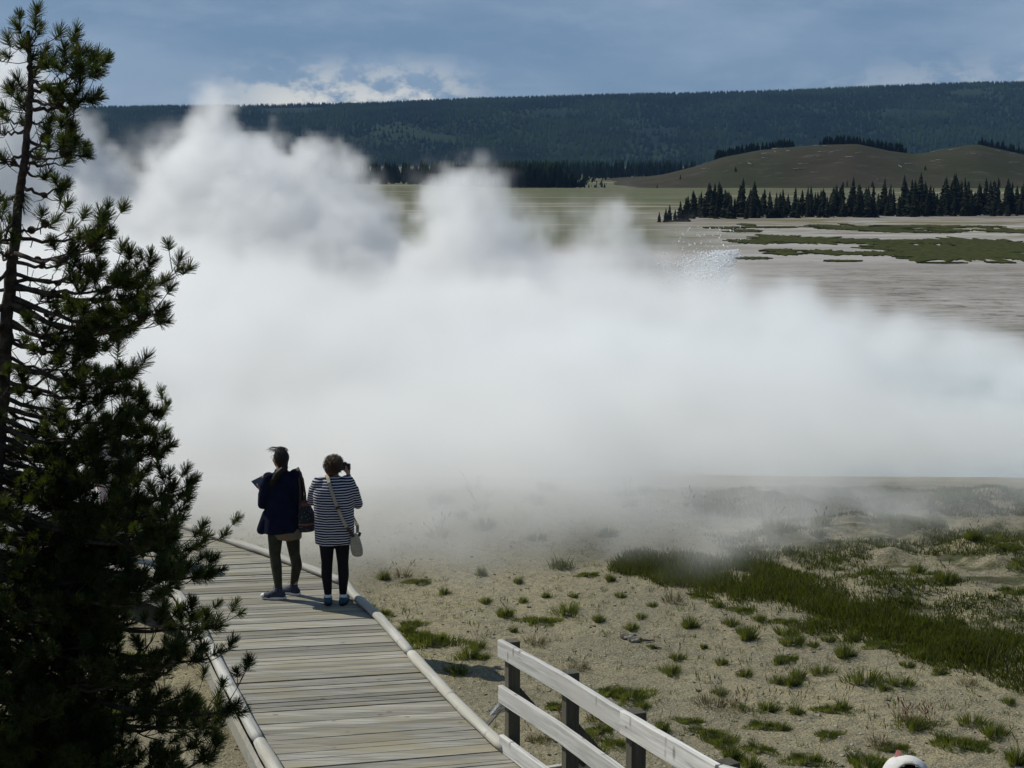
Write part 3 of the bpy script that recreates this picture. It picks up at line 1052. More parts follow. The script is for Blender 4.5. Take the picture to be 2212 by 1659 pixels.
def curb(arr, ot, s0, s1, seed, rad=.053, off=.040):
    r = random.Random(seed)
    s = s0
    while s < s1 - .3:
        L = min(r.uniform(2.3, 3.1), s1 - s)
        m = MB()
        pts, rads = [], []
        k = max(6, int(L / .12))
        r0, r1 = rad * r.uniform(.93, 1.08), rad * r.uniform(.85, 1.0)
        for i in range(k + 1):
            a = s + (L - .012) * i / k
            p = edge(arr, a); d = (p - edge(ot, a)).normalized()
            pts.append(p + d * off + Vector((0, 0, rad * .70 + .004 * math.sin(a * 5 + seed))))
            rads.append((r0 + (r1 - r0) * i / k) * (1 + .035 * math.sin(a * 9.1 + seed) + .02 * math.sin(a * 23)))
        rads[0] *= .86; rads[-1] *= .86
        m.tube(pts, rads, 14, flat=.80)
        o = wchild(m, 'curb_log', M['curb'], True)
        ga = o.data.attributes.new('grain', 'FLOAT_VECTOR', 'POINT')
        ga.data.foreach_set('vector', [v for i in range(k + 1) for j in range(14) for v in (s + L * i / k, .05 * math.cos(j * .449), .05 * math.sin(j * .449))])
        a_ = o.data.attributes.new('tint', 'FLOAT', 'FACE'); a_.data.foreach_set('value', [r.random()] * len(o.data.polygons))
        s += L


s_rail = SM[12]
curb(STR, STL, .0, s_rail - .02, 3, off=.045)
curb(STL, STR, .0, SM[-1] - .2, 9, rad=.058, off=.040)
# beams under the edge and short posts
for arr, ot, off in ((STL, STR, .10), (STR, STL, -.02), (STL, STR, -.85)):
    m = MB()
    for i in range(3, len(ST) - 1):
        a, b = arr[i], arr[i + 1]
        da = (a - ot[i]).normalized(); db = (b - ot[i + 1]).normalized()
        m.beam(a + da * off - Vector((0, 0, .12)), b + db * off - Vector((0, 0, .12)), .045, .15)
    wchild(m, 'side_beam', M['post_pale'] if off > 0 else M['post'])
for i in range(int(SM[-1] / 2.3)):
    ss = 1 + i * 2.3
    for arr, ot in ((STL, STR), (STR, STL)):
        p = edge(arr, ss); d = (p - edge(ot, ss)).normalized()
        c = p - d * .12
        g = tz(c.x, c.y)
        if c.z - .2 > g - .1:
            m = MB(); m.beam((c.x, c.y, c.z - .045), (c.x, c.y, g - .3), .14, .14, up=(0, 1, 0))
            wchild(m, 'support_post', M['post'])
    a = edge(STL, ss); b = edge(STR, ss)
    m = MB(); m.beam(a - Vector((0, 0, .25)), b - Vector((0, 0, .25)), .09, .14)
    wchild(m, 'cross_beam', M['post'])

# ------------------------------------------------------------------ railing
PT = [G(1107, 1383, .95), G(1233, 1450, 1.14), G(1375, 1535, 1.33), G(1572, 1645, 1.51)]
PT += [Vector((2.05, 6.20, 1.70)), Vector((2.75, 5.15, 1.93)), Vector((3.8, 4.2, 2.16)), Vector((5.3, 3.72, 2.36))]
rail = empty('railing', (PT[0].x, PT[0].y, -.45))
props(rail, 'bleached board railing on dark square posts beside the boardwalk ramp', 'railing')
RINV = Matrix.Translation((-PT[0].x, -PT[0].y, .45))


def rchild(mb, name, mat, parent=None, bevel=.004):
    o = mb.build(name, mat, parent or rail, False, bevel)
    o.data.transform(RINV)
    return o


def tinted(o, v):
    a_ = o.data.attributes.get('tint') or o.data.attributes.new('tint', 'FLOAT', 'FACE')
    a_.data.foreach_set('value', [v] * len(o.data.polygons))


dirs = []
for i, p in enumerate(PT):
    a, b = PT[max(i - 1, 0)], PT[min(i + 1, len(PT) - 1)]
    d = (b - a); d.z = 0; dirs.append(d.normalized())
for i, p in enumerate(PT):
    d = dirs[i]; out = Vector((-d.y, d.x, 0))          # away from the walk
    if out.dot(Vector((1, .6, 0))) < 0: out = -out
    g = tz(p.x, p.y)
    m = MB()
    base = Vector((p.x, p.y, g - .4))
    m.beam(base, (p.x, p.y, p.z), .098, .098, up=d)
    o = rchild(m, 'post', M['post']); tinted(o, .1 + .11 * i)
    dz_ = p.z - .95
    m = MB()
    m.beam(p + out * .05 - Vector((0, 0, .42)), Vector((p.x, p.y, dz_ - .18)) + out * .62, .045, .09, up=d)
    o = rchild(m, 'brace', M['post']); tinted(o, .3 + .07 * i)
    m = MB()
    m.beam(Vector((p.x, p.y, dz_ - .22)) - out * .3, Vector((p.x, p.y, dz_ - .22)) + out * .72, .045, .12)
    o = rchild(m, 'outrigger', M['post_pale']); tinted(o, .35 + .07 * i)


def board(i0, i1, zoff, h, start=0.0, end=0.0, off=-.068, th=.042, tv=.3):
    """one board nailed along the walk side of posts i0..i1"""
    vs = []
    m = MB()
    pts = []
    for i in range(i0, i1 + 1):
        d = dirs[i]; out = Vector((-d.y, d.x, 0))
        if out.dot(Vector((1, .6, 0))) < 0: out = -out
        pts.append(PT[i] + out * off + Vector((0, 0, zoff)))
    pts[0] = pts[0] - (pts[1] - pts[0]).normalized() * start
    pts[-1] = pts[-1] + (pts[-1] - pts[-2]).normalized() * end
    for a, b in zip(pts[:-1], pts[1:]):
        pass
    rings = []
    dense = []
    for k in range(len(pts) - 1):
        nn = 8
        for j in range(nn):
            dense.append(pts[k].lerp(pts[k + 1], j / nn))
    dense.append(pts[-1])
    for k, p in enumerate(dense):
        a, b = dense[max(k - 1, 0)], dense[min(k + 1, len(dense) - 1)]
        d = (b - a).normalized()
        s_ = Vector((-d.y, d.x, 0)).normalized()
        wv = .0012 * math.sin(k * 1.7 + zoff * 9)
        up = Vector((0, 0, 1))
        c = .006
        prof = [(-th / 2 + c, -h / 2), (th / 2 - c, -h / 2), (th / 2, -h / 2 + c), (th / 2, h / 2 - c), (th / 2 - c, h / 2), (-th / 2 + c, h / 2), (-th / 2, h / 2 - c), (-th / 2, -h / 2 + c)]
        rings.append([p + s_ * x + up * (z + wv) for x, z in prof])
    m.loft(rings)
    acc = 0.0; gr = []
    for k, p in enumerate(dense):
        acc += (p - dense[k - 1]).length if k else 0
        for x, z in prof:
            gr += [acc + tv * 9, x, z]
    m.grain = gr
    return m, tv


for nm, i0, i1, zo, h, s0, e0, tv in [('top_rail', 0, 2, -.075, .150, .10, -.0, .31), ('top_rail', 2, 3, -.072, .155, .035, .02, .77), ('top_rail', 3, 5, -.072, .15, -.03, 0, .5), ('top_rail', 5, 7, -.072, .15, -.01, .2, .2),
                                  ('middle_rail', 0, 3, -.455, .145, .085, 0, .45), ('middle_rail', 3, 5, -.455, .145, -.01, 0, .9), ('middle_rail', 5, 7, -.455, .145, -.01, .2, .1),
                                  ('kick_board', 0, 3, -.865, .14, .06, 0, .62), ('kick_board', 3, 5, -.865, .14, -.01, 0, .15), ('kick_board', 5, 7, -.865, .14, -.01, .2, .7)]:
    mb, tv = board(i0, i1, zo, h, s0, e0, tv=tv, off=-.0715 if i0 != 2 else -.076)
    o = rchild(mb, nm, M['rail'], bevel=0)
    tinted(o, tv)
    o.data.attributes.new('grain', 'FLOAT_VECTOR', 'POINT').data.foreach_set('vector', mb.grain)

# small weathered plate on a leaning stake, by the end of the rail
c = G(1081, 1531, .18)
b = G(1048, 1570, -.05)
sg = empty('stake_plate', (b.x - .05, b.y - .02, tz(b.x, b.y)))
props(sg, 'small grey plate on a leaning wooden stake at the railing end', 'marker')
ax = (c - b).normalized()
m = MB(); m.beam(b - ax * .25, c, .022, .03)
o = m.build('stake', M['post_pale'], sg); o.data.transform(Matrix.Translation(-sg.location))
m = MB(); m.beam(c - ax * .07, c + ax * .11, .15, .024)
M['plate'] = bsdf_mat('plate', (.42, .44, .46), .5, .4, (30, (.66, .68, .70), .45, .6))
o = m.build('plate', M['plate'], sg, bevel=.003); o.data.transform(Matrix.Translation(-sg.location))

# ------------------------------------------------------------------ grass tufts, herbs, pebbles
def blades(pts, hts, lean, wid, seed, segs=2):
    """pts (n,3) roots, hts (n), lean (n,2): bent tapering blades; returns verts, quads, tris"""
    r = np.random.default_rng(seed)
    n = len(pts)
    a = r.random(n) * 6.283
    sx, sy = np.cos(a) * wid / 2, np.sin(a) * wid / 2
    z0 = pts
    m = pts + np.stack([lean[:, 0] * .38, lean[:, 1] * .38, hts * .58], -1)
    t = pts + np.stack([lean[:, 0], lean[:, 1], hts], -1)
    s = np.stack([sx, sy, 0 * sx], -1)
    vs = np.stack([z0 - s, z0 + s, m + s * .8, m - s * .8, t], 1).reshape(-1, 3)
    b = np.arange(n)[:, None] * 5
    return vs, b + np.array([[0, 1, 2, 3]]), b + np.array([[3, 2, 4]])


def tuft_parts(seed, n, rad, h, spread, stalks=0, sh=.3, aspect=1.0, w=.006):
    r = np.random.default_rng(seed)
    a = r.random(n) * 6.283; d = rad * np.sqrt(r.random(n))
    # lobed outline
    d = d * (1 + .35 * np.sin(a * 3 + seed) + .2 * np.sin(a * 5 + 2 * seed))
    p = np.stack([d * np.cos(a) * aspect, d * np.sin(a), -.01 + 0 * a], -1)
    hh = h * (.45 + .65 * r.random(n)) * (1.15 - .5 * np.clip(d / rad, 0, 1.2))
    ln = spread * hh[:, None] * (np.stack([np.cos(a), np.sin(a)], -1) * (d / rad)[:, None] + (r.random((n, 2)) - .5) * .8)
    vs, q4, t3 = blades(p, hh, ln, w, seed)
    me = np_mesh('leaves', vs, [q4, t3])
    sm = None
    if stalks:
        m = MB()
        rr = random.Random(seed)
        for i in range(stalks):
            x, y = rr.uniform(-rad, rad) * .7 * aspect, rr.uniform(-rad, rad) * .7
            lx, ly = rr.uniform(-.12, .12), rr.uniform(-.12, .12)
            H = sh * rr.uniform(.6, 1.15)
            m.tube([(x, y, 0), (x + lx * .4, y + ly * .4, H * .6), (x + lx, y + ly, H)], [.0022, .0018, .0014], 3, False)
            m.tube([(x + lx * .85, y + ly * .85, H * .88), (x + lx, y + ly, H), (x + lx * 1.1, y + ly * 1.1, H * 1.12)], [.0035, .0065, .002], 4)
        sm = m.mesh('seed_stalks')
    return me, sm


TV = []
for i in range(7):   # ordinary dense bunches
    TV.append((tuft_parts(100 + i, 340, .078 + .012 * (i % 3), .150 + .018 * (i % 4), .75, 0 if i % 3 else 3, .22, 1 + .3 * (i % 3)), 'grass', 'grass_dry'))
for i in range(4):   # bunches with tall straw coloured stalks
    TV.append((tuft_parts(200 + i, 260, .075, .135, .8, 6, .27, 1.1), 'grass', 'grass_dry'))
for i in range(4):   # low wide mats
    TV.append((tuft_parts(300 + i, 900, .16, .085, .7, 0, .1, 1.45, .008), 'grass', 'grass_dry'))
for i in range(2):   # reddish ones
    TV.append((tuft_parts(400 + i, 220, .13, .085, .8, 18, .18, 1.6), 'grass', 'grass_red'))
for i in range(2):   # dry greyish
    TV.append((tuft_parts(500 + i, 110, .10, .16, .9, 6, .24, 1.3), 'grass_dry', 'grass_dry'))
for (lv, sm_), gm_, sm_m in TV:
    lv.materials.append(M[gm_])
    if sm_ is not None:
        sm_.materials.append(M[sm_m])


def tuft(x, y, k, sc, label, group=None, rz=None, zoff=0.0):
    (lv, sm_), _, _ = TV[k]
    e = empty('grass_tuft', (x, y, tz(x, y) + zoff), random.uniform(0, 6.28) if rz is None else rz)
    e.scale = (sc, sc, sc)
    a = bpy.data.objects.new('leaves', lv); COL.objects.link(a); a.parent = e
    if sm_ is not None:
        a = bpy.data.objects.new('seed_stalks', sm_); COL.objects.link(a); a.parent = e
    return props(e, label, 'grass tuft', group)


random.seed(12)
GRP = 'grass tufts scattered over the bare sandy ground'
# (x, y, kind, scale): n ordinary, s with stalks, m mat, r reddish, d dry
TP = """830,1252,n,.8 870,1246,d,1.0 905,1258,m,.8 1040,1243,n,.7 960,1282,s,.8 1050,1302,n,.7 1092,1332,n,1.1 1165,1344,m,1.1 1225,1325,n,1.1 1272,1243,m,.7
1318,1255,n,.7 1455,1300,d,1.2 1490,1355,n,1.0 1578,1350,s,1.0 1293,1343,n,.7 1365,1360,n,.8 1158,1390,d,1.0 1032,1400,s,1.0 1015,1420,n,1.1 1045,1424,n,.6
988,1455,n,.9 935,1388,m,1.5 905,1378,m,1.2 890,1352,m,.9 880,1365,s,1.0 815,1328,m,.9 800,1318,n,.7 1463,1425,s,.9 1450,1455,n,.9 1560,1435,s,.8 1616,1380,n,1.05 1600,1368,n,.7
1697,1372,n,.9 1714,1392,n,1.2 1757,1396,s,.7 1824,1418,n,1.1 1684,1433,n,.8 1705,1425,m,.7 1680,1475,s,.9 1725,1465,n,.8 1712,1480,n,.9 1610,1460,s,.9 1775,1455,n,.8 1868,1475,n,1.2
1660,1535,s,1.1 1719,1540,s,.9 1800,1535,m,.8 1820,1530,s,.9 1650,1570,m,.8 1690,1575,n,.7 1595,1530,r,.9 1540,1525,d,1.2 1555,1500,s,.8 1960,1560,r,1.2 2000,1565,r,1.1 1980,1575,n,.9 2100,1565,n,.9
2148,1588,n,1.2 2065,1608,m,1.2 2110,1610,m,.7 1902,1612,d,1.0 1930,1618,m,.8 1870,1650,m,1.2 1640,1620,m,.8 1745,1645,m,1.0 1560,1605,m,1.0 2195,1648,n,1.1 1365,1508,m,1.3 1320,1498,m,.9
1252,1445,d,.9 1880,1240,n,.8 2030,1455,n,.7 1945,1480,n,.9 1910,1490,s,.8 2090,1480,d,.8 2150,1440,s,.8 1490,1560,m,.7 1530,1585,m,.8 1580,1640,n,1.0 1620,1655,n,1.0 1790,1590,m,.7
1430,1580,n,.8 1300,1580,m,.8 1330,1610,m,.9 1290,1640,n,1.0 1340,1560,m,1.0 1390,1530,n,.7 1210,1530,m,.8 1220,1560,r,.8 1250,1600,n,.9 1180,1600,r,.8 1160,1560,r,.6 1155,1600,d,.7 1290,1560,r,.8
1240,1510,n,.8 1130,1520,r,.6 1140,1435,n,.5 1385,1335,n,.5 1110,1365,n,.5 1410,1400,s,.5 1520,1400,n,.5 1340,1290,n,.6 1410,1310,n,.5 1550,1310,n,.7 1510,1290,m,.7 1600,1320,m,.8
1700,1345,m,.8 1760,1350,n,.8 1640,1340,n,.7 1840,1380,n,.8 1900,1395,m,.9 1990,1420,n,.8 1960,1440,n,.7 1790,1385,n,.7 2180,1520,n,.6 1120,1260,n,.6 1180,1290,n,.6 1240,1290,n,.5 1130,1300,n,.5"""
spec_lab = {'n': 'green grass tuft', 's': 'stalked green tuft', 'm': 'low green mat', 'r': 'reddish plant clump', 'd': 'dry grey-green tuft'}
size_word = lambda v: 'small ' if v < .85 else 'large ' if v > 1.05 else 'medium '
spec_grp = {'n': 'plain grass tufts on the sand', 's': 'stalked grass tufts on the sand', 'm': 'low green mats on the sand', 'r': 'reddish clumps on the sand', 'd': 'dry tufts on the sand'}
KIND = {'n': range(0, 7), 's': range(7, 11), 'm': range(11, 15), 'r': range(15, 17), 'd': range(17, 19)}
used = []
for tok in TP.split():
    x, y, k, sc = tok.split(',')
    x, y, sc = float(x), float(y), float(sc)
    p = G(x, y, -.48)
    for _ in range(3):
        p = G(x, y, tz(p.x, p.y))
    used.append((p.x, p.y))
    where = ('close by the right curb of the boardwalk' if x < 1090 and y < 1500 else 'between the first rail post and the sticks' if x < 1400 and y < 1480 else 'beside or behind the board railing' if x < 1480 and y >= 1480
             else 'close under the near edge of the grass band' if (y < 1345 and x > 1380) or (y < 1410 and x > 1780) else 'in the open middle of the sand' if y < 1500 and x < 1740 else 'on the sand below the right end of the band' if y < 1500
             else 'near the lower edge of the view, left of the cap' if x < 1930 else 'near the lower right corner of the view')
    tuft(p.x, p.y, random.choice(list(KIND[k])), sc * .88, size_word(sc) + spec_lab[k] + ' ' + where, spec_grp[k])


def on_walk(x, y, pad_=.25):
    for i in range(0, len(ST) - 1):
        for u in (0, .25, .5, .75):
            a = STL[i].lerp(STL[i + 1], u); b = STR[i].lerp(STR[i + 1], u)
            ab = b - a; ab.z = 0
            k = max(0, min(1, ((x - a.x) * ab.x + (y - a.y) * ab.y) / ab.length_squared))
            if math.hypot(a.x + ab.x * k - x, a.y + ab.y * k - y) < pad_ + .15:
                return True
    return False


# left of the walk, seen through the pine, and the greener strip below it
r = random.Random(31)
for i in range(26):
    x, y = r.uniform(-5.2, -2.6), r.uniform(9.5, 14.5)
    if on_walk(x, y): continue
    tuft(x, y, r.choice([11, 12, 13, 0, 3, 15, 16]), r.uniform(.8, 1.4), 'grass clump beside the left edge of the boardwalk, seen past the pine', 'grass clumps left of the boardwalk')
# hummocky ground beyond the band
for i in range(46):
    x = r.uniform(3.2, 9.5); y = r.uniform(15.8, 22.3)
    if x < 3.4 + (22 - y) * .35: continue
    tuft(x, y, r.choice([11, 12, 13, 14, 0, 1, 2, 5]), r.uniform(.8, 1.5), ('dark grass clump on the hummocks beyond the grass band, ' + ('far side' if y > 19.5 else 'near side') + (', towards the right edge' if x > 6.5 else ', nearer the middle')), 'grass clumps on the hummocks')
for i in range(20):
    x = r.uniform(-1.5, 4.5); y = r.uniform(18.9, 22.5)
    tuft(x, y, r.choice([0, 1, 2, 5, 17, 18]), r.uniform(.7, 1.2), ('pale grass tuft half veiled by steam ' + ('beyond the left end of the grass band' if x < 1.5 else 'beyond the middle of the grass band')), 'veiled tufts at the steam edge')

# the continuous band of sedge grass -----------------------------------
top = [(-2.4, 18.0), (-.9, 18.3), (.2, 18.6), (1.42, 18.9), (2.37, 18.91), (3.31, 18.44), (4.06, 17.37), (4.68, 16.41), (5.23, 15.55), (5.65, 15.07), (7.5, 13.2)]
bot = [(-2.4, 17.8), (-.9, 17.6), (.2, 17.5), (.9, 17.3), (1.53, 17.15), (2.16, 16.2), (2.6, 15.55), (3.55, 15.0), (4.19, 14.6), (4.67, 13.8), (5.6, 12.6)]
rg = np.random.default_rng(8)
assert True
T = np.array(top); B = np.array(bot)
n = 80000
u = rg.random(n) * (len(top) - 1)
u = np.minimum(u, min(len(top), len(bot)) - 1.001)
i = u.astype(int); f = (u - i)[:, None]
tp = T[i] * (1 - f) + T[i + 1] * f
bt = B[i] * (1 - f) + B[i + 1] * f
w = rg.random(n)
P = bt + (tp - bt) * (w[:, None] * 1.14 - .07)
patch = fbm(P[:, 0], P[:, 1], 2.2, 4, 9)
edge_d = np.minimum(w, 1 - w)
patch2 = fbm(P[:, 0], P[:, 1], .8, 3, 19)
keep = patch * .9 + patch2 * .6 + np.minimum(edge_d, .30) * 1.1 + .12 * rg.random(n) - .60 * (1 - sstep(.1, 2.0, P[:, 0])) > .90
P, patch, edge_d = P[keep], patch[keep], edge_d[keep]
P = P + (rg.random(P.shape) - .5) * .12
z = terrain(P[:, 0], P[:, 1])
h = (.04 + .085 * rg.random(len(P)) ** 1.5) * (.55 + .9 * np.clip(edge_d * 2.5, 0, 1)) * (.6 + .8 * patch)
ln = (rg.random((len(P), 2)) - .5) * h[:, None] * 1.1 + np.array([[-.02, -.01]])
vs, q4, t3 = blades(np.column_stack([P, z - .01]), h, ln, .011, 4)
o = link('grass', np_mesh('grass', vs, [q4, t3]), M['grass_dark'])
props(o, 'dense dark green band of grass crossing the sandy ground', 'grass', kind='stuff')

# fine scattered sprouts -----------------------------------------------
n = 3000
cx = -4 + 13 * rg.random(n); cy = 9.5 + 13 * rg.random(n)
ok = (fbm(cx, cy, .8, 3, 14) > .47) | (rg.random(n) < .25)
cx, cy = cx[ok], cy[ok]
ok = np.array([not on_walk(a, b, .1) for a, b in zip(cx, cy)])
cx, cy = cx[ok], cy[ok]
k = 9
X = (cx[:, None] + (rg.random((len(cx), k)) - .5) * .10).ravel(); Y = (cy[:, None] + (rg.random((len(cx), k)) - .5) * .10).ravel()
z = terrain(X, Y)
h = .02 + .05 * rg.random(len(X)) ** 2
vs, q4, t3 = blades(np.column_stack([X, Y, z - .005]), h, (rg.random((len(X), 2)) - .5) * .05, .007, 5)
props(link('sprouts', np_mesh('sprouts', vs, [q4, t3]), M['grass']), 'fine green sprouts sprinkled over the sandy ground', 'ground cover', kind='stuff')
n = 260
X = -2 + 9 * rg.random(n); Y = 9.5 + 11 * rg.random(n)
z = terrain(X, Y)
h = .10 + .16 * rg.random(n)
vs, q4, t3 = blades(np.column_stack([X, Y, z]), h, (rg.random((n, 2)) - .5) * .12, .0045, 6)
props(link('dry_stalks', np_mesh('dry_stalks', vs, [q4, t3]), M['grass_dry']), 'thin dry stalks standing over the sandy ground', 'ground cover', kind='stuff')
# moss cushions on the hummocks
n = 8000
X = 2.8 + 8 * rg.random(n); Y = 14.5 + 8.5 * rg.random(n)
ok = (fbm(X, Y * 1.6, 1.15, 4, 15) > .465) & (X + .35 * (Y - 15) > 3.8) & (Y + .55 * (X - 5) > 15.3)
X, Y = X[ok], Y[ok]
k = 14
X = (X[:, None] + (rg.random((len(X), k)) - .5) * .22).ravel(); Y = (Y[:, None] + (rg.random((len(Y), k)) - .5) * .16).ravel()
z = terrain(X, Y)
h = .025 + .05 * rg.random(len(X))
vs, q4, t3 = blades(np.column_stack([X, Y, z - .005]), h, (rg.random((len(X), 2)) - .5) * .06, .012, 7)
props(link('moss', np_mesh('moss', vs, [q4, t3]), M['grass_dark']), 'ragged dark moss and short turf on the hummocky crust', 'ground cover', kind='stuff')

# pebbles -----------------------------------------------------------------
n = 15000
X = -6 + 14 * rg.random(n); Y = 9.5 + 12 * rg.random(n) ** 1.2
s_ = .005 + .024 * rg.random(n) ** 6
z = terrain(X, Y)
octv = np.array([(1, 0, 0), (0, 1, 0), (-1, 0, 0), (0, -1, 0), (0, 0, .7), (0, 0, -.5)], float)
octf = np.array([(0, 1, 4), (1, 2, 4), (2, 3, 4), (3, 0, 4), (1, 0, 5), (2, 1, 5), (3, 2, 5), (0, 3, 5)])
jit = 1 + (rg.random((n, 6, 3)) - .5) * .7
vs = octv[None] * jit * s_[:, None, None] * np.array([1.3, 1, .8])
a = rg.random(n) * 6.28
ca, sa = np.cos(a)[:, None], np.sin(a)[:, None]
vx = vs[:, :, 0] * ca - vs[:, :, 1] * sa; vy = vs[:, :, 0] * sa + vs[:, :, 1] * ca
vs = np.stack([vx + X[:, None], vy + Y[:, None], vs[:, :, 2] + z[:, None]], -1).reshape(-1, 3)
fs = (np.arange(n)[:, None, None] * 6 + octf[None]).reshape(-1, 3)
props(link('gravel', np_mesh('gravel', vs, fs), M['stone']), 'small grey pebbles scattered over the sandy ground', 'gravel', kind='stuff')

# a few larger flat stones and dark sticks
for (px0, py0, w_, lab) in [(1357, 1378, .10, 'flat grey stone'), (1372, 1384, .09, 'pale flat stone')]:
    p = G(px0, py0, -.48)
    m = MB(); m.sphere((0, 0, .01), (w_, w_ * .7, .03), 9, 6)
    for i, v in enumerate(m.v):
        m.v[i] = tuple(Vector(v) * (1 + .25 * math.sin(i * 2.3)))
    o = m.build('stone', M['stone'], None, True); o.location = (p.x, p.y, tz(p.x, p.y))
    props(o, lab + ' lying among tufts beyond the railing end', 'stone')
M['stick'] = bsdf_mat('stick', (.05, .045, .04), .9)
for (px0, py0, L_, rz, lab) in [(1390, 1386, .24, .05, 'short dark stick lying straight on the sand beyond the first rail post'), (1412, 1399, .18, -.5, 'shorter bent dark stick on the sand, nearer than the straight one')]:
    p = G(px0, py0, -.48)
    m = MB(); m.tube([(-L_ / 2, 0, .012), (-L_ * .1, .01, .02), (L_ * .2, -.01, .014), (L_ / 2, .015, .012)], [.007, .011, .010, .006], 7)
    o = m.build('stick', M['stick'], None, True); o.location = (p.x, p.y, tz(p.x, p.y)); o.rotation_euler = (0, 0, rz)
    props(o, lab, 'stick')

# ------------------------------------------------------------------ the big pine in front
TRK = [(61, 66), (64, 130), (66, 180), (62, 250), (53, 358), (41, 430), (31, 537), (22, 605), (12, 735), (3, 865), (-6, 965), (-18, 1100), (-30, 1250), (-45, 1450), (-62, 1650), (-80, 1900)]
TRR = [.008, .011, .014, .017, .020, .023, .026, .029, .034, .038, .042, .046, .050, .055, .060, .066]
PY = 6.5
tp = [V(a, b, PY) for a, b in TRK]
basez = tz(tp[-1].x - .05, PY)
tp.append(Vector((tp[-1].x - .06, PY, basez - .15))); TRR.append(.085)
tp = tp[::-1]; TRR = TRR[::-1]
pine = empty('pine_tree', (tp[0].x, PY, basez))
props(pine, 'tall scraggly pine with cones close in front, its needles dark against the steam', 'tree')
PINV = Matrix.Translation(-Vector(pine.location))
m = MB()
r = random.Random(2)
dn, dr = [], []
for a, b, ra, rb in zip(tp[:-1], tp[1:], TRR[:-1], TRR[1:]):
    for j in range(6):
        dn.append(a.lerp(b, j / 6) + Vector((r.uniform(-.004, .004), r.uniform(-.004, .004), 0))); dr.append((ra + (rb - ra) * j / 6) * r.uniform(.93, 1.08))
dn.append(tp[-1]); dr.append(TRR[-1])
dr = [v * (.86 + .08 * (1 - i_ / len(dr)) ** .5 if i_ < len(dr) * .8 else .95) for i_, v in enumerate(dr)]
m.tube(dn, dr, 12)
o = m.build('trunk', M['bark'], pine, True); o.data.transform(PINV)


def trunk_at(z):
    for a, b in zip(tp[:-1], tp[1:]):
        if a.z <= z <= b.z:
            return a.lerp(b, (z - a.z) / (b.z - a.z))
    return tp[-1] if z > tp[-1].z else tp[0]


shoots = []      # (position, direction, size)
conepos = []     # (position, direction)


def curve(a, b, sag, up, side, n=9):
    """limb from a to b: leaves the stem, sags, then its end turns up"""
    d = b - a
    L = d.length
    pts = []
    sd = Vector((-d.y, d.x, 0)).normalized() if math.hypot(d.x, d.y) > 1e-6 else Vector((1, 0, 0))
    for i in range(n + 1):
        u = i / n
        p = a + d * u
        p = p + Vector((0, 0, -sag * L * math.sin(math.pi * u) + up * L * (u ** 4 - u)))
        p = p + sd * (side * L * math.sin(math.pi * u * 1.3) * .5)
        pts.append(p)
    pts[-1] = pts[-1]
    return pts


def wiggle(pts, r, amt):
    return [pts[0]] + [p + Vector((r.uniform(-amt, amt), r.uniform(-amt, amt), r.uniform(-amt, amt))) for p in pts[1:-1]] + [pts[-1]]


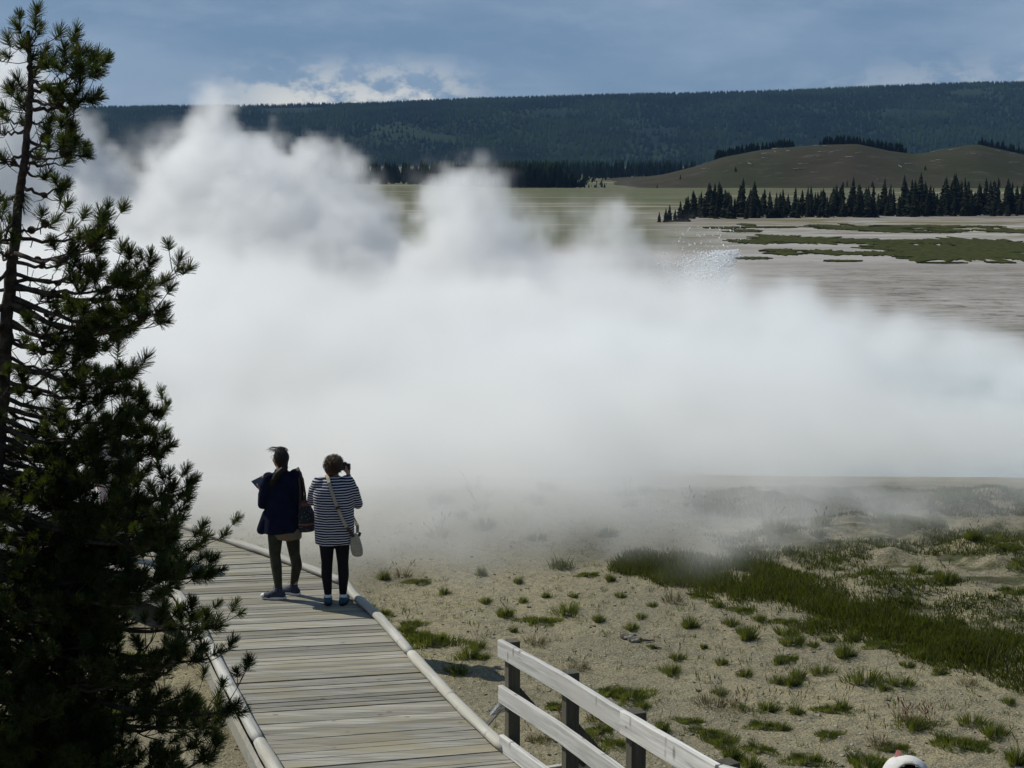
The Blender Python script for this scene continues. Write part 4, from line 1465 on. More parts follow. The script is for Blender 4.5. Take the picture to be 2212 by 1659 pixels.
def limb(a, b, r, dens=1.0, bare=.35, r0=None, full=True, cones=.5):
    L = (b - a).length
    r0 = r0 or (.0065 + .012 * min(L, 1.4))
    pts = wiggle(curve(a, b, r.uniform(.02, .10), r.uniform(.05, .16), r.uniform(-.12, .12), 10), r, .008 + .006 * L)
    rads = [r0 * (1 - .78 * i / 10) for i in range(11)]
    m = MB()
    m.tube(pts, rads, 6)
    # terminal shoots
    d = (pts[-1] - pts[-3]).normalized()
    shoots.append((pts[-1], (d + Vector((0, 0, .5))).normalized(), r.uniform(.9, 1.15)))
    if bare < .75 and L > .22:
        for k in range(int((3 if full else 2) + (4 if full else 2) * min(L, 1.0))):
            j = r.uniform(7.6, 10); i0 = min(int(j), 9)
            p = pts[i0].lerp(pts[i0 + 1], j - i0)
            dd = Vector((d.x * .5 + r.uniform(-.8, .8), d.y * .5 + r.uniform(-.8, .8), r.uniform(-.15, 1.0))).normalized()
            e = p + dd * r.uniform(.035, .11)
            m.tube([p, (p + e) / 2, e], [.0035, .003, .002], 4)
            shoots.append((e, (dd + Vector((0, 0, .3))).normalized(), r.uniform(.85, 1.15)))
    nsec = int((1.5 + L * 4.8) * dens)
    for k in range(nsec):
        u = bare + (1 - bare) * (k + r.random()) / nsec
        i = min(int(u * 10), 9); f = u * 10 - i
        p = pts[i].lerp(pts[i + 1], f)
        ax = (pts[i + 1] - pts[i]).normalized()
        az = r.uniform(0, 6.28)
        side = ax.orthogonal().normalized()
        side = Matrix.Rotation(az, 3, ax) @ side
        side.z = abs(side.z) * .5 + side.z * .4
        dd = (ax * r.uniform(.4, 1.0) + side * r.uniform(.6, 1.0) + Vector((0, 0, r.uniform(-.05, .45)))).normalized()
        l2 = r.uniform(.10, .30) * (1.15 - .5 * u) * (1 + .35 * min(L, 1.2))
        e = p + dd * l2
        c2 = wiggle(curve(p, e, r.uniform(0, .1), r.uniform(0, .2), r.uniform(-.2, .2), 5), r, .005)
        rr = rads[i] * .5
        m.tube(c2, [max(rr * (1 - .6 * j / 5), .0018) for j in range(6)], 4)
        d2 = (c2[-1] - c2[-2]).normalized()
        shoots.append((c2[-1], (d2 + Vector((0, 0, .35))).normalized(), r.uniform(.8, 1.15)))
        for q_ in range(r.choice([0, 1, 1, 2, 2, 3]) if full else r.choice([0, 0, 1])):
            j = r.choice([1, 2, 3, 4])
            p3 = c2[j]
            d3 = (d2 + Vector((r.uniform(-1, 1), r.uniform(-1, 1), r.uniform(-.2, .9)))).normalized()
            e3 = p3 + d3 * r.uniform(.05, .14)
            m.tube([p3, (p3 + e3) / 2 + Vector((0, 0, -.004)), e3], [.0024, .002, .0016], 4)
            shoots.append((e3, d3, r.uniform(.7, 1.05)))
        if r.random() < cones * .45:
            conepos.append((p + side * .012, side))
    # bare dead twigs
    for k in range(int(2 + 2 * L)):
        i = r.randrange(1, 8); p = pts[i]
        dd = Vector((r.uniform(-.6, .8), r.uniform(-1, 1), r.uniform(-.4, .8))).normalized()
        m.tube([p, p + dd * .05 + Vector((0, 0, -.004)), p + dd * r.uniform(.07, .14) + Vector((0, 0, .015))], [.0028, .0022, .0012], 4)
    for k in range(int(cones * L * 5)):
        i = r.randrange(2, 9)
        conepos.append((pts[i] + Vector((r.uniform(-.015, .015), r.uniform(-.015, .015), r.uniform(-.02, .015))), Vector((r.uniform(-1, 1), r.uniform(-1, 1), r.uniform(-.8, .3))).normalized()))
    o = m.build('branch', M['bark'], pine, True); o.data.transform(PINV)


r = random.Random(77)
# limbs read off the picture: start height on stem, tip, density, bare share, cones
LIMBS = [(110, 20, 72, 1.6, .3, .2), (100, 62, 52, 2.2, .2, .2), (130, 105, 98, 2.0, .3, .2), (150, 152, 108, 2.0, .35, .3), (175, 195, 142, 1.6, .4, .5), (195, 200, 150, 1.3, .45, .6), (215, 185, 198, 1.8, .4, .5),
         (232, 215, 214, 1.2, .6, .5), (200, 5, 150, 1.5, .4, .5), (240, 12, 185, 1.6, .5, .6), (262, 150, 262, .35, .6, 1.3), (270, -30, 240, 1.4, .3, .4), (300, 195, 322, 1.5, .62, .5), (330, 178, 330, 1.2, .6, .5), (350, 190, 345, .9, .7, .8), (340, 130, 250, .9, .5, .4),
         (372, 130, 385, .25, .6, 1.2), (400, 162, 405, .12, .8, 1.2), (360, -40, 330, 1.3, .3, .4), (425, -40, 420, 1.2, .3, .4), (440, 90, 425, .2, .6, .6),
         (510, 252, 487, 1.5, .35, .7), (500, 160, 470, 1.3, .3, .4), (545, 225, 520, 1.2, .3, .6), (565, 205, 545, .4, .6, .8), (560, -50, 520, 1.3, .2, .4),
         (590, 255, 580, .8, .5, .5), (600, 250, 600, .8, .45, .6), (612, 392, 612, 1.15, .55, .6), (620, 300, 610, 1.2, .5, .6), (640, 345, 652, 1.1, .5, .6), (655, 350, 690, .8, .6, .5), (662, 330, 715, .9, .6, .4),
         (660, 150, 640, 1.2, .3, .5), (690, 288, 738, 1.3, .35, .5), (700, 230, 700, 1.3, .2, .4), (735, 240, 765, 1.2, .3, .5), (720, 150, 750, 1.2, .2, .4), (770, 215, 800, 1.2, .25, .4),
         (785, 305, 815, 1.3, .35, .5), (820, 300, 850, 1.2, .4, .5), (830, 180, 840, 1.4, .15, .3), (860, 250, 870, 1.4, .2, .3), (880, 355, 890, 1.5, .35, .3), (900, 372, 940, 1.5, .4, .3), (920, 300, 930, 1.6, .2, .3),
         (945, 368, 985, 1.5, .35, .3), (960, 240, 975, 1.6, .15, .3), (990, 352, 1028, 1.5, .35, .3), (1010, 300, 1010, 1.6, .2, .3), (1030, 440, 1068, 1.3, .45, .3), (1050, 400, 1110, 1.7, .3, .3), (1080, 340, 1090, 1.8, .15, .3),
         (1090, 430, 1140, 1.6, .35, .3), (1110, 462, 1188, 1.4, .4, .3), (1140, 468, 1252, 1.6, .4, .2), (1160, 380, 1180, 2.0, .15, .2), (1200, 420, 1240, 1.8, .2, .2), (1230, 375, 1300, 1.5, .15, .2), (1260, 510, 1365, 1.0, .55, .2),
         (1290, 440, 1400, 1.3, .35, .2), (1300, 300, 1340, 1.7, .1, .2), (1330, 455, 1435, 1.3, .35, .2), (1380, 400, 1460, 1.3, .3, .2), (1400, 545, 1540, 1.0, .55, .2), (1420, 300, 1450, 1.6, .1, .2), (1450, 500, 1580, 1.4, .35, .2),
         (1480, 430, 1560, 1.6, .2, .2), (1500, 350, 1540, 1.7, .1, .2), (1540, 480, 1650, 1.5, .25, .2), (1570, 400, 1640, 1.7, .1, .2), (1600, 300, 1650, 1.7, .1, .2), (1640, 450, 1730, 1.5, .2, .2)]
for (sy, tx, ty, dens, bare, cn) in LIMBS:
    s0 = V(0, sy, PY); a = trunk_at(s0.z)
    dy = r.uniform(-.45, .45) * min(1.0, .25 + abs(tx - 30) / 350)
    b = V(tx, ty, PY + dy)
    back = (b - a).normalized() * .09
    limb(a, b - back, r, dens * (.95 if sy < 480 else 1), bare * .8, full=sy > 600, cones=cn)
# more limbs all round the stem
for i in range(92):
    sy = 240 + 1450 * ((i + r.random()) / 92) ** .72
    a = trunk_at(V(0, sy, PY).z)
    reach = np.interp(sy, [240, 500, 700, 1000, 1300, 1700], [.18, .30, .48, .62, .72, .80])
    az = r.uniform(math.radians(50), math.radians(310))   # 0 = towards the right of the picture
    L = reach * r.uniform(.5, 1.05)
    b = a + Vector((math.cos(az) * L, math.sin(az) * L * .9, r.uniform(-.16, .06) * (1 + L)))
    if sy < 900 and i % 3 == 1: continue
    limb(a, b, r, 1.8 if sy > 950 else .55, .3, full=sy > 900, cones=.35 if i % 3 == 0 else 0)
for i in range(60):
    sy = 1000 + 680 * r.random()
    a = trunk_at(V(0, sy, PY).z)
    az = r.uniform(-.9, .9)
    L = np.interp(sy, [900, 1200, 1700], [.42, .62, .72]) * r.uniform(.45, 1)
    b = a + Vector((math.cos(az) * L, math.sin(az) * L, r.uniform(-.2, .0)))
    limb(a, b, r, 1.9, .1, full=True, cones=.1)

# needles: every shoot is a bottle brush of fine needles
SP = np.array([tuple(s[0]) for s in shoots]); SD = np.array([tuple(s[1]) for s in shoots]); SS = np.array([s[2] for s in shoots])
print('shoots', len(SP))
rg = np.random.default_rng(5)
ns = len(SP); NN = 118
ref = np.where(np.abs(SD[:, 2:3]) > .9, np.array([[1., 0, 0]]), np.array([[0, 0, 1.]]))
E1 = np.cross(SD, ref); E1 /= np.linalg.norm(E1, axis=1, keepdims=True)
E2 = np.cross(SD, E1)
a = rg.random((ns, NN)) * 6.283
u = rg.random((ns, NN)) ** .8
rad = E1[:, None] * np.cos(a)[..., None] + E2[:, None] * np.sin(a)[..., None]
shl = (.046 * SS)[:, None] * (rg.random((ns, 1)) * .6 + .8)
base = SP[:, None] + SD[:, None] * ((u - .72) * shl)[..., None]
op = .30 + .95 * (1 - u) + .25 * rg.random((ns, NN))
nd = SD[:, None] * np.cos(op)[..., None] + rad * np.sin(op)[..., None]
nd[..., 2] += .10
nl = (.038 + .014 * rg.random((ns, NN))) * SS[:, None]
tip = base + nd * nl[..., None]
wv = np.cross(nd, rg.normal(size=nd.shape)); wv /= np.linalg.norm(wv, axis=2, keepdims=True)
wd = .0015
vs = np.stack([base - wv * wd, base + wv * wd, tip + wv * wd * .5, tip - wv * wd * .5], 2).reshape(-1, 3) - np.array(pine.location)
fs = (np.arange(ns * NN)[:, None] * 4 + np.array([[0, 1, 2, 3]]))
o = link('needles', np_mesh('needles', vs, fs), M['needle'], pine)
o['kind'] = 'stuff'
del o['kind']

# cones
m = MB()
for k in range(9):
    zz = k / 8
    R_ = .021 * math.sin(math.pi * (.12 + .8 * zz)) ** .8
    for j in range(7):
        an = 2 * math.pi * (j + .5 * (k % 2)) / 7
        d = Vector((math.cos(an), math.sin(an), 0)); s_ = Vector((-math.sin(an), math.cos(an), 0))
        z_ = (zz - .5) * .046
        c0 = Vector((0, 0, z_ - .006)) + d * R_ * .35
        tpv = d * R_ * 1.15 + Vector((0, 0, z_ + .003))
        m.add([c0 - s_ * .006, c0 + s_ * .006, tpv + s_ * .004, tpv - s_ * .004, tpv + Vector((0, 0, .006)) - d * .004], [(0, 1, 2, 3), (3, 2, 4), (0, 3, 4), (1, 4, 2), (0, 4, 1)])
m.sphere((0, 0, 0), (.014, .014, .022), 8, 6)
cm = m.mesh('pine_cone'); cm.materials.append(M['cone'])
r.shuffle(conepos)
vis = [c for c in conepos if 0 < (c[0] - Vector(cam.location)).length and 1106 + FPX * c[0].x / (c[0].y + .6) > -20]
conepos = sorted(vis, key=lambda c: -c[0].z)[:95]
for p, d in conepos:
    o = bpy.data.objects.new('pine_cone', cm); COL.objects.link(o); o.parent = pine
    o.location = p - Vector(pine.location)
    o.rotation_euler = d.to_track_quat('Z', 'Y').to_euler()
    k = r.uniform(.6, .9); o.scale = (k, k, k)

# ------------------------------------------------------------------ people
M['skin'] = bsdf_mat('skin', (.32, .18, .12), .55, .3, (12, (.27, .14, .095), .4, .6))
M['hair_dark'] = bsdf_mat('dark_hair', (.008, .006, .005), .6, .2, (60, (.020, .013, .010), .4, .6), (120, .4, .003))
M['hair_brown'] = bsdf_mat('brown_hair', (.040, .022, .014), .6, .4, (50, (.085, .045, .026), .4, .6), (90, .8, .006))
M['navy'] = bsdf_mat('navy_cloth', (.005, .007, .020), .9, .08, (9, (.008, .011, .028), .4, .6), (7, .5, .03))
M['olive'] = bsdf_mat('olive_leggings', (.030, .030, .020), .9, .15, (14, (.042, .042, .028), .4, .6), (30, .3, .006))
M['black'] = bsdf_mat('black_leggings', (.006, .006, .009), .85, .2, None, (18, .3, .01))
M['sneaker'] = bsdf_mat('dark_sneaker', (.020, .024, .045), .7, .3, (40, (.035, .04, .065), .4, .6))
M['rubber'] = bsdf_mat('white_rubber', (.62, .62, .60), .6, .3)
M['teal'] = bsdf_mat('teal_shoe', (.006, .040, .08), .6, .3, (25, (.008, .07, .09), .45, .55))
M['darksole'] = bsdf_mat('dark_sole', (.012, .014, .025), .8, .2)
M['sock'] = bsdf_mat('white_sock', (.6, .6, .62), .9, .1)
M['beige'] = bsdf_mat('beige_canvas', (.28, .26, .20), .9, .15, (40, (.34, .31, .24), .4, .6), (60, .3, .003))
M['leather'] = bsdf_mat('brown_leather', (.035, .018, .012), .55, .4)
M['gadget'] = bsdf_mat('black_gadget', (.008, .008, .010), .35, .5)
M['screen'] = bsdf_mat('tablet_glass', (.02, .03, .05), .12, .6)
M['pale'] = bsdf_mat('pale_coat', (.45, .36, .36), .9, .1, (8, (.5, .42, .42), .4, .6))
M['cap'] = bsdf_mat('cap_cloth', (.50, .50, .50), .85, .15, (30, (.58, .57, .55), .4, .6), (20, .2, .005))
M['pink'] = bsdf_mat('pink_tag', (.70, .30, .26), .7, .3)
M['eye'] = bsdf_mat('eye_white', (.7, .7, .68), .3, .5)
M['iris'] = bsdf_mat('iris', (.03, .018, .01), .3, .5)
M['lips'] = bsdf_mat('lips', (.40, .15, .13), .5, .4)


def striped():
    m = bpy.data.materials.new('striped_knit')
    m.use_nodes = True
    q = NT(m.node_tree)
    bs = q.N['Principled BSDF']
    oc = q.n('ShaderNodeTexCoord').outputs['Object']
    sp = q.n('ShaderNodeSeparateXYZ', {0: oc})
    wob = q.math('MULTIPLY', q.math('SUBTRACT', q.noise(oc, 7, 2, .5), .5), .022)
    z = q.math('ADD', sp.outputs[2], wob)
    fr = q.math('FRACT', q.math('MULTIPLY', z, 1 / .0275))
    f = q.math('MULTIPLY', q.mrange(fr, .56, .62), q.mrange(fr, .94, 1.0, 1, 0))
    q.set(bs.inputs['Base Color'], q.mix(f, (.009, .010, .045), (.48, .48, .50)))
    bs.inputs['Roughness'].default_value = .9
    bs.inputs['Specular IOR Level'].default_value = .1
    bp = q.n('ShaderNodeBump', {'Height': q.noise(oc, 8, 3, .5)})
    bp.inputs['Strength'].default_value = .5
    bp.inputs['Distance'].default_value = .03
    q.set(bs.inputs['Normal'], bp)
    return m


def dotted(name, base, dot, sc, size, band=None):
    m = bpy.data.materials.new(name)
    m.use_nodes = True
    q = NT(m.node_tree)
    bs = q.N['Principled BSDF']
    oc = q.n('ShaderNodeTexCoord').outputs['Object']
    vo = q.n('ShaderNodeTexVoronoi')
    q.set(vo.inputs['Vector'], oc); vo.inputs['Scale'].default_value = sc
    c = q.mix(q.mrange(vo.outputs['Distance'], size, size * 1.3, 1, 0), (*base, 1), (*dot, 1))
    if band:
        sp = q.n('ShaderNodeSeparateXYZ', {0: oc})
        for (a, b, cc) in band:
            f = q.math('MULTIPLY', q.mrange(sp.outputs[2], a - .004, a + .004), q.mrange(sp.outputs[2], b - .004, b + .004, 1, 0))
            c = q.mix(f, c, (*cc, 1))
    q.set(bs.inputs['Base Color'], c)
    bs.inputs['Roughness'].default_value = .85
    return m


M['stripe'] = striped()
M['tote'] = dotted('dotted_cloth', (.012, .016, .022), (.25, .28, .30), 48, .16, [(.255, .285, (.20, .05, .045)), (.075, .09, (.22, .07, .05))])
M['floral'] = dotted('patterned_shirt', (.13, .11, .07), (.20, .07, .035), 22, .28)


def hand_chains(mb, wrist, d, up, side, curl=.9, s=1.0):
    """palm, four unequal bent fingers, and a thumb leaving the side of the palm. d: direction of the hand, up: back of the hand"""
    wrist, d, up = Vector(wrist), Vector(d).normalized(), Vector(up)
    up = (up - d * up.dot(d)).normalized()
    lat = d.cross(up).normalized() * side        # towards the thumb
    L = .082 * s
    for k, o in enumerate((.030, .010, -.010, -.028)):
        mb.capsule(wrist + lat * o * .55 * s, wrist + d * L * (1 - .05 * abs(k - 1)) + lat * o * s, .013 * s, .0115 * s, 8)
    for k, (o, fl) in enumerate(((.030, .066), (.010, .075), (-.010, .070), (-.028, .056))):
        p = wrist + d * L * (1 - .05 * abs(k - 1)) + lat * o * s
        a = curl * (.35 + .05 * k)
        dirs_ = d
        for j, (seg, rr) in enumerate(((.44, .0092), (.32, .0084), (.24, .0074))):
            dirs_ = (Matrix.Rotation(-a, 3, lat * side) @ dirs_) if True else dirs_
            e = p + dirs_ * fl * seg * s
            mb.capsule(p, e, rr * s, rr * .92 * s, 8)
            p = e
    p = wrist + d * .022 * s + lat * .030 * s
    td = (d * .75 + lat * .75 - up * .35).normalized()
    e = p + td * .036 * s
    mb.capsule(p - lat * .012 * s, e, .013 * s, .0105 * s, 8)
    td = (td + d * .5 - lat * .15).normalized()
    mb.capsule(e, e + td * .030 * s, .0105 * s, .0085 * s, 8)


def head(mb, c, rot):
    """skull, jaw, nose, ears, brow and lips; face towards local +Y"""
    c = Vector(c)
    T = lambda v: c + rot @ Vector(v)
    mb.sphere(T((0, -.012, .02)), (.073, .090, .092), 18, 14, rot)
    mb.sphere(T((0, .022, -.035)), (.058, .062, .070), 16, 12, rot)
    mb.sphere(T((0, .055, -.088)), (.024, .022, .018), 10, 8, rot)
    mb.capsule(T((0, .082, .012)), T((0, .103, -.026)), .009, .013, 10)
    mb.sphere(T((0, .094, -.032)), (.017, .010, .009), 10, 6, rot)
    for sx in (-1, 1):
        mb.sphere(T((sx * .074, -.012, -.008)), (.009, .019, .031), 10, 8, rot)
        mb.sphere(T((sx * .045, .052, -.02)), (.020, .022, .024), 10, 8, rot)
        mb.capsule(T((sx * .014, .078, .026)), T((sx * .052, .062, .026)), .009, .008, 8)
    mb.capsule(T((-.018, .080, -.058)), T((.018, .080, -.058)), .0075, .0075, 8)
    mb.capsule(T((-.014, .079, -.067)), T((.014, .079, -.067)), .0075, .0075, 8)


def face_bits(c, rot, parent):
    c = Vector(c)
    T = lambda v: c + rot @ Vector(v)
    for sx in (-1, 1):
        m = MB(); m.sphere(T((sx * .030, .070, .005)), .0125, 12, 8)
        m.build('eye', M['eye'], parent, True)
        m = MB(); m.sphere(T((sx * .030, .0785, .005)), (.0055, .0055, .0055), 10, 8)
        m.build('iris', M['iris'], parent, True)
    m = MB(); m.capsule(T((-.017, .085, -.0625)), T((.017, .085, -.0625)), .006, .006, 8)
    m.build('mouth', M['lips'], parent, True)


def foot(mb, ank, d, grow=0.0):
    ank, d = Vector(ank), Vector((d[0], d[1], 0)).normalized()
    s_ = Vector((-d.y, d.x, 0))
    z = .036 + grow * .3
    heel = Vector((ank.x, ank.y, z)) - d * .035
    ball = Vector((ank.x, ank.y, z - .004)) + d * .105
    toe = Vector((ank.x, ank.y, z - .010)) + d * .155
    mb.capsule(heel, ball + s_ * .008, .034 + grow, .034 + grow, 12)
    mb.capsule(heel, ball - s_ * .010, .034 + grow, .032 + grow, 12)
    mb.capsule(ball, toe, .034 + grow, .026 + grow, 12)
    mb.capsule(ank, heel + d * .02, .036 + grow, .034 + grow, 12)
    mb.capsule(ank + Vector((0, 0, -.01)), ball + Vector((0, 0, .008)), .036 + grow, .026 + grow, 12)


def body_shapes(J, legs=True):
    """J: joints. returns MB of bare body"""
    m = MB()
    m.chain([J['pel'], J['waist'], J['chest']], [.125, .105, .118])
    for sx in 'LR':
        m.capsule(J['hip' + sx], J['waist'], .095, .085)
        m.capsule(J['chest'], J['sh' + sx], .10, .052)
        m.capsule(J['waist'], J['sh' + sx] * .55 + J['chest'] * .45, .10, .08)
        m.chain([J['hip' + sx], J['kn' + sx]], [.088, .056], 16)
        m.chain([J['kn' + sx], J['calf' + sx], J['an' + sx]], [.053, .051, .034], 16)
        foot(m, J['an' + sx], J['fd' + sx])
        m.chain([J['sh' + sx], J['el' + sx]], [.048, .036])
        m.chain([J['el' + sx], J['wr' + sx]], [.037, .024])
        hand_chains(m, J['wr' + sx], J['hd' + sx], J['hu' + sx], J['hs' + sx], J.get('curl', .9))
    m.capsule(J['chest'] + Vector((0, -.01, .04)), J['head'] + Vector((0, -.01, -.09)), .065, .050)
    return m


def shell(J, kind, grow, top, bot, m=None, wr=.10):
    """legs only garment"""
    m = MB()
    for sx in 'LR':
        m.capsule(J['pel'], J['hip' + sx], .115 + grow, .098 + grow, 16)
        m.chain([J['hip' + sx], J['hip' + sx].lerp(J['kn' + sx], .5), J['kn' + sx]], [.095 + grow, .078 + grow, .059 + grow], 16)
        m.chain([J['kn' + sx], J['calf' + sx], J['an' + sx] + Vector((0, 0, .03))], [.057 + grow, .056 + grow, .037 + grow], 16)
    return m


def rings_garment(spec, n=36, fold=.0, seed=0, nf=9):
    """spec: (z, cx, cy, rx, ry, power) bottom to top"""
    rings = []
    for i, (z, cx, cy, rx, ry) in enumerate(spec):
        ring = []
        low = 1 - i / (len(spec) - 1)
        for k in range(n):
            a = 2 * math.pi * k / n
            c, s_ = math.cos(a), math.sin(a)
            e = .82
            x = math.copysign(abs(c) ** e, c); y = math.copysign(abs(s_) ** e, s_)
            w = 1 + fold * low * (math.sin(nf * a + seed) * .6 + math.sin(nf * .6 * a + 2 * seed) * .4)
            ring.append((cx + rx * x * w, cy + ry * y * w, z + .006 * math.sin(5 * a + seed) * low))
        rings.append(ring)
    m = MB(); m.loft(rings)
    return m


Vc = lambda *a: Vector(a)

# ---- person in the striped tunic -------------------------------------------------
fB = G(725, 1304, 0.0)
pb = empty('person', (fB.x, fB.y, 0.004), R(3))
props(pb, 'person in a navy and white striped tunic and black leggings, hands raised to the face', 'person', 'people on the boardwalk')
Rm = Euler((R(12), R(13), R(-10))).to_matrix()
J = dict(pel=Vc(0, 0, .89), waist=Vc(0, .0, 1.04), chest=Vc(0, .0, 1.24), hipL=Vc(-.082, 0, .84), hipR=Vc(.082, 0, .84),
         knL=Vc(-.083, .012, .465), knR=Vc(.085, .010, .465), calfL=Vc(-.088, -.012, .33), calfR=Vc(.092, -.012, .33), anL=Vc(-.078, -.01, .085), anR=Vc(.082, -.01, .085),
         fdL=(-.10, 1), fdR=(.18, 1), shL=Vc(-.165, .0, 1.325), shR=Vc(.165, .0, 1.335), elL=Vc(-.235, .10, 1.115), elR=Vc(.250, .09, 1.075),
         wrL=Vc(-.055, .235, 1.385), wrR=Vc(.150, .185, 1.375), hdL=Vc(.55, .15, .75), hdR=Vc(-.05, .3, .9), huL=Vc(-.5, .3, .2), huR=Vc(.8, -.5, .2), hsL=1, hsR=-1, curl=1.0, head=Vc(.012, .035, 1.500))
m = body_shapes(J)
head(m, J['head'], Rm)
body = m.organic('body', M['skin'], pb, .0075, 2, .5)
face_bits(J['head'], Rm, pb)
m = shell(J, 'l', .004, 0, 0)
m.organic('leggings', M['black'], pb, .009, 3)
spec = [(.675, .0, .0, .205, .150), (.72, 0, 0, .208, .152), (.85, .0, 0, .212, .155), (.98, .0, .0, .212, .155), (1.10, .0, .0, .215, .155), (1.20, .0, .0, .218, .150), (1.28, .0, 0, .205, .135), (1.335, .0, 0, .165, .10), (1.385, .005, .0, .085, .065), (1.405, .005, .0, .068, .058)]
m = rings_garment(spec, 48, .028, 1.3, 7)
for sx, s_ in (('L', -1), ('R', 1)):
    e = J['el' + sx]
    m.chain([J['sh' + sx] + Vc(-.02 * s_, 0, -.01), J['sh' + sx].lerp(e, .55) + Vc(.0, 0, -.01), e], [.088, .072, .058])
    m.capsule(J['chest'] + Vc(s_ * .10, 0, -.03), J['sh' + sx].lerp(e, .4), .10, .075)
    m.capsule(e, e.lerp(J['wr' + sx], .35), .057, .047)
tun = m.organic('tunic', M['stripe'], pb, .0095, 3)
# rolled cuffs
for sx in 'LR':
    m = MB(); e = J['el' + sx]; w = J['wr' + sx]
    m.tube([e.lerp(w, .30), e.lerp(w, .34), e.lerp(w, .44), e.lerp(w, .47)], [.046, .052, .050, .042], 16)
    m.build('cuff', M['stripe'], pb, True)
for sx in 'LR':
    m = MB(); foot(m, J['an' + sx] - Vc(0, 0, .022), J['fd' + sx], .007)
    o = m.organic('shoe', M['teal'], pb, .006, 2)
    for v in o.data.vertices:
        if v.co.z > .088: v.co.z = .088 + (v.co.z - .088) * .1
        if v.co.z < .012: v.co.z = .012
    d = Vector((J['fd' + sx][0], J['fd' + sx][1], 0)).normalized(); s_ = Vc(-d.y, d.x, 0)
    m = MB(); a = J['an' + sx]
    ring = []
    for k in range(28):
        t_ = 2 * math.pi * k / 28
        ring.append((Vc(a.x, a.y, 0) + d * (.052 + .137 * math.cos(t_)) + s_ * ((.044 - .006 * math.cos(t_)) * math.sin(t_))))
    m.loft([[p + Vc(0, 0, .0) for p in ring], [p + Vc(0, 0, .022) for p in ring]])
    m.build('sole', M['darksole'], o, False, .003)
    m = MB(); m.tube([a + Vc(0, 0, -.03), a + Vc(0, 0, .028)], [.041, .039], 16)
    m.build('sock', M['sock'], pb, True)
# curly hair: soft mass with loose curls
m = MB()
hc = J['head']
T = lambda v: hc + Rm @ Vector(v)
m.sphere(T((0, -.030, .045)), (.093, .098, .088), 24, 16, Rm)
m.sphere(T((-.01, -.045, -.02)), (.080, .062, .072), 20, 12, Rm)
rr = random.Random(3)
for k in range(150):
    d = Vector((rr.gauss(0, 1), rr.gauss(-.4, 1), rr.gauss(.3, 1))).normalized()
    if d.y > .55 and d.z < .5: continue
    if d.z < -.55: continue
    p = T((d.x * .094, -.03 + d.y * .098, .035 + d.z * .092))
    m.sphere(p, rr.uniform(.008, .019), 8, 6)
hair = m.organic('hair', M['hair_brown'], pb, .006, 1)
m = MB()
for k in range(520):
    d = Vector((rr.gauss(-.15, 1), rr.gauss(-.4, 1), rr.gauss(.35, 1))).normalized()
    if (d.y > .5 and d.z < .5) or d.z < -.6: continue
    p = T((d.x * .094, -.03 + d.y * .098, .035 + d.z * .090))
    t1 = d.orthogonal().normalized(); t2 = d.cross(t1)
    ph = rr.uniform(0, 6.28); R_ = rr.uniform(.006, .013); pts = []
    for j in range(9):
        an = ph + j * .9
        pts.append(p + d * (j * .0032) + (t1 * math.cos(an) + t2 * math.sin(an)) * R_ * (.5 + j / 12))
    m.tube(pts, [.0016] * 9, 3, False)
m.build('curls', M['hair_brown'], hair, True)

# camera at the eye
e = empty('photo_camera', pb.matrix_basis @ Vc(.115, .215, 1.455), R(-6))
props(e, 'small black camera held up to the eye of the person in stripes', 'camera')
m = MB(); m.beam((-.058, 0, 0), (.058, 0, 0), .045, .072); m.beam((-.02, 0, .042), (.02, 0, .042), .035, .020)
m.build('camera_body', M['gadget'], e, False, .006)
m = MB(); m.tube([(.0, .02, -.003), (0, .05, -.003), (0, .052, -.003), (0, .085, -.003)], [.031, .031, .028, .027], 20)
m.build('lens', M['gadget'], e, True)

# cross body bag
bag = empty('shoulder_bag', (fB.x, fB.y, .004), R(3))
props(bag, 'beige canvas bag hanging from a long strap at the striped person\'s hip', 'bag')
m = MB()
pr = [(.775, .030, .030), (.735, .050, .042), (.66, .062, .050), (.60, .066, .052), (.55, .060, .048), (.528, .040, .032)]
rings = []
for z, rx, ry in pr[::-1]:
    ring = []
    for k in range(24):
        a = 2 * math.pi * k / 24
        ring.append((.235 + rx * math.cos(a) + (.66 - z) * .13, -.095 + ry * math.sin(a), z + .02))
    rings.append(ring)
m.loft(rings)
m.organic('pouch', M['beige'], bag, .008, 3)
m = MB()
sp_ = [(-.055, .02, 1.415), (-.052, -.055, 1.40), (-.035, -.115, 1.36), (.0, -.155, 1.25), (.045, -.168, 1.12), (.10, -.172, .98), (.155, -.165, .87)]
def strap(mb, pts, w, nrm=(0, -1, 0), th=.004):
    pts = [Vector(p) for p in pts]
    L_, R2 = [], []
    vs = []
    for i, p in enumerate(pts):
        d = (pts[min(i + 1, len(pts) - 1)] - pts[max(i - 1, 0)]).normalized()
        nn = Vector(nrm)
        s_ = d.cross(nn).normalized()
        n2_ = s_.cross(d).normalized()
        vs += [p - s_ * w / 2, p + s_ * w / 2, p + s_ * w / 2 + n2_ * th, p - s_ * w / 2 + n2_ * th]
    fs = []
    for i in range(len(pts) - 1):
        b = i * 4
        fs += [(b, b + 1, b + 5, b + 4), (b + 1, b + 2, b + 6, b + 5), (b + 2, b + 3, b + 7, b + 6), (b + 3, b, b + 4, b + 7)]
    fs += [(0, 3, 2, 1), (len(pts) * 4 - 4, len(pts) * 4 - 3, len(pts) * 4 - 2, len(pts) * 4 - 1)]
    mb.add(vs, fs)
strap(m, sp_, .034)
m.build('strap', M['beige'], bag)
m = MB(); strap(m, [(.148, -.168, .885), (.185, -.160, .83), (.215, -.150, .775)], .034); m.build('strap_end', M['leather'], bag)
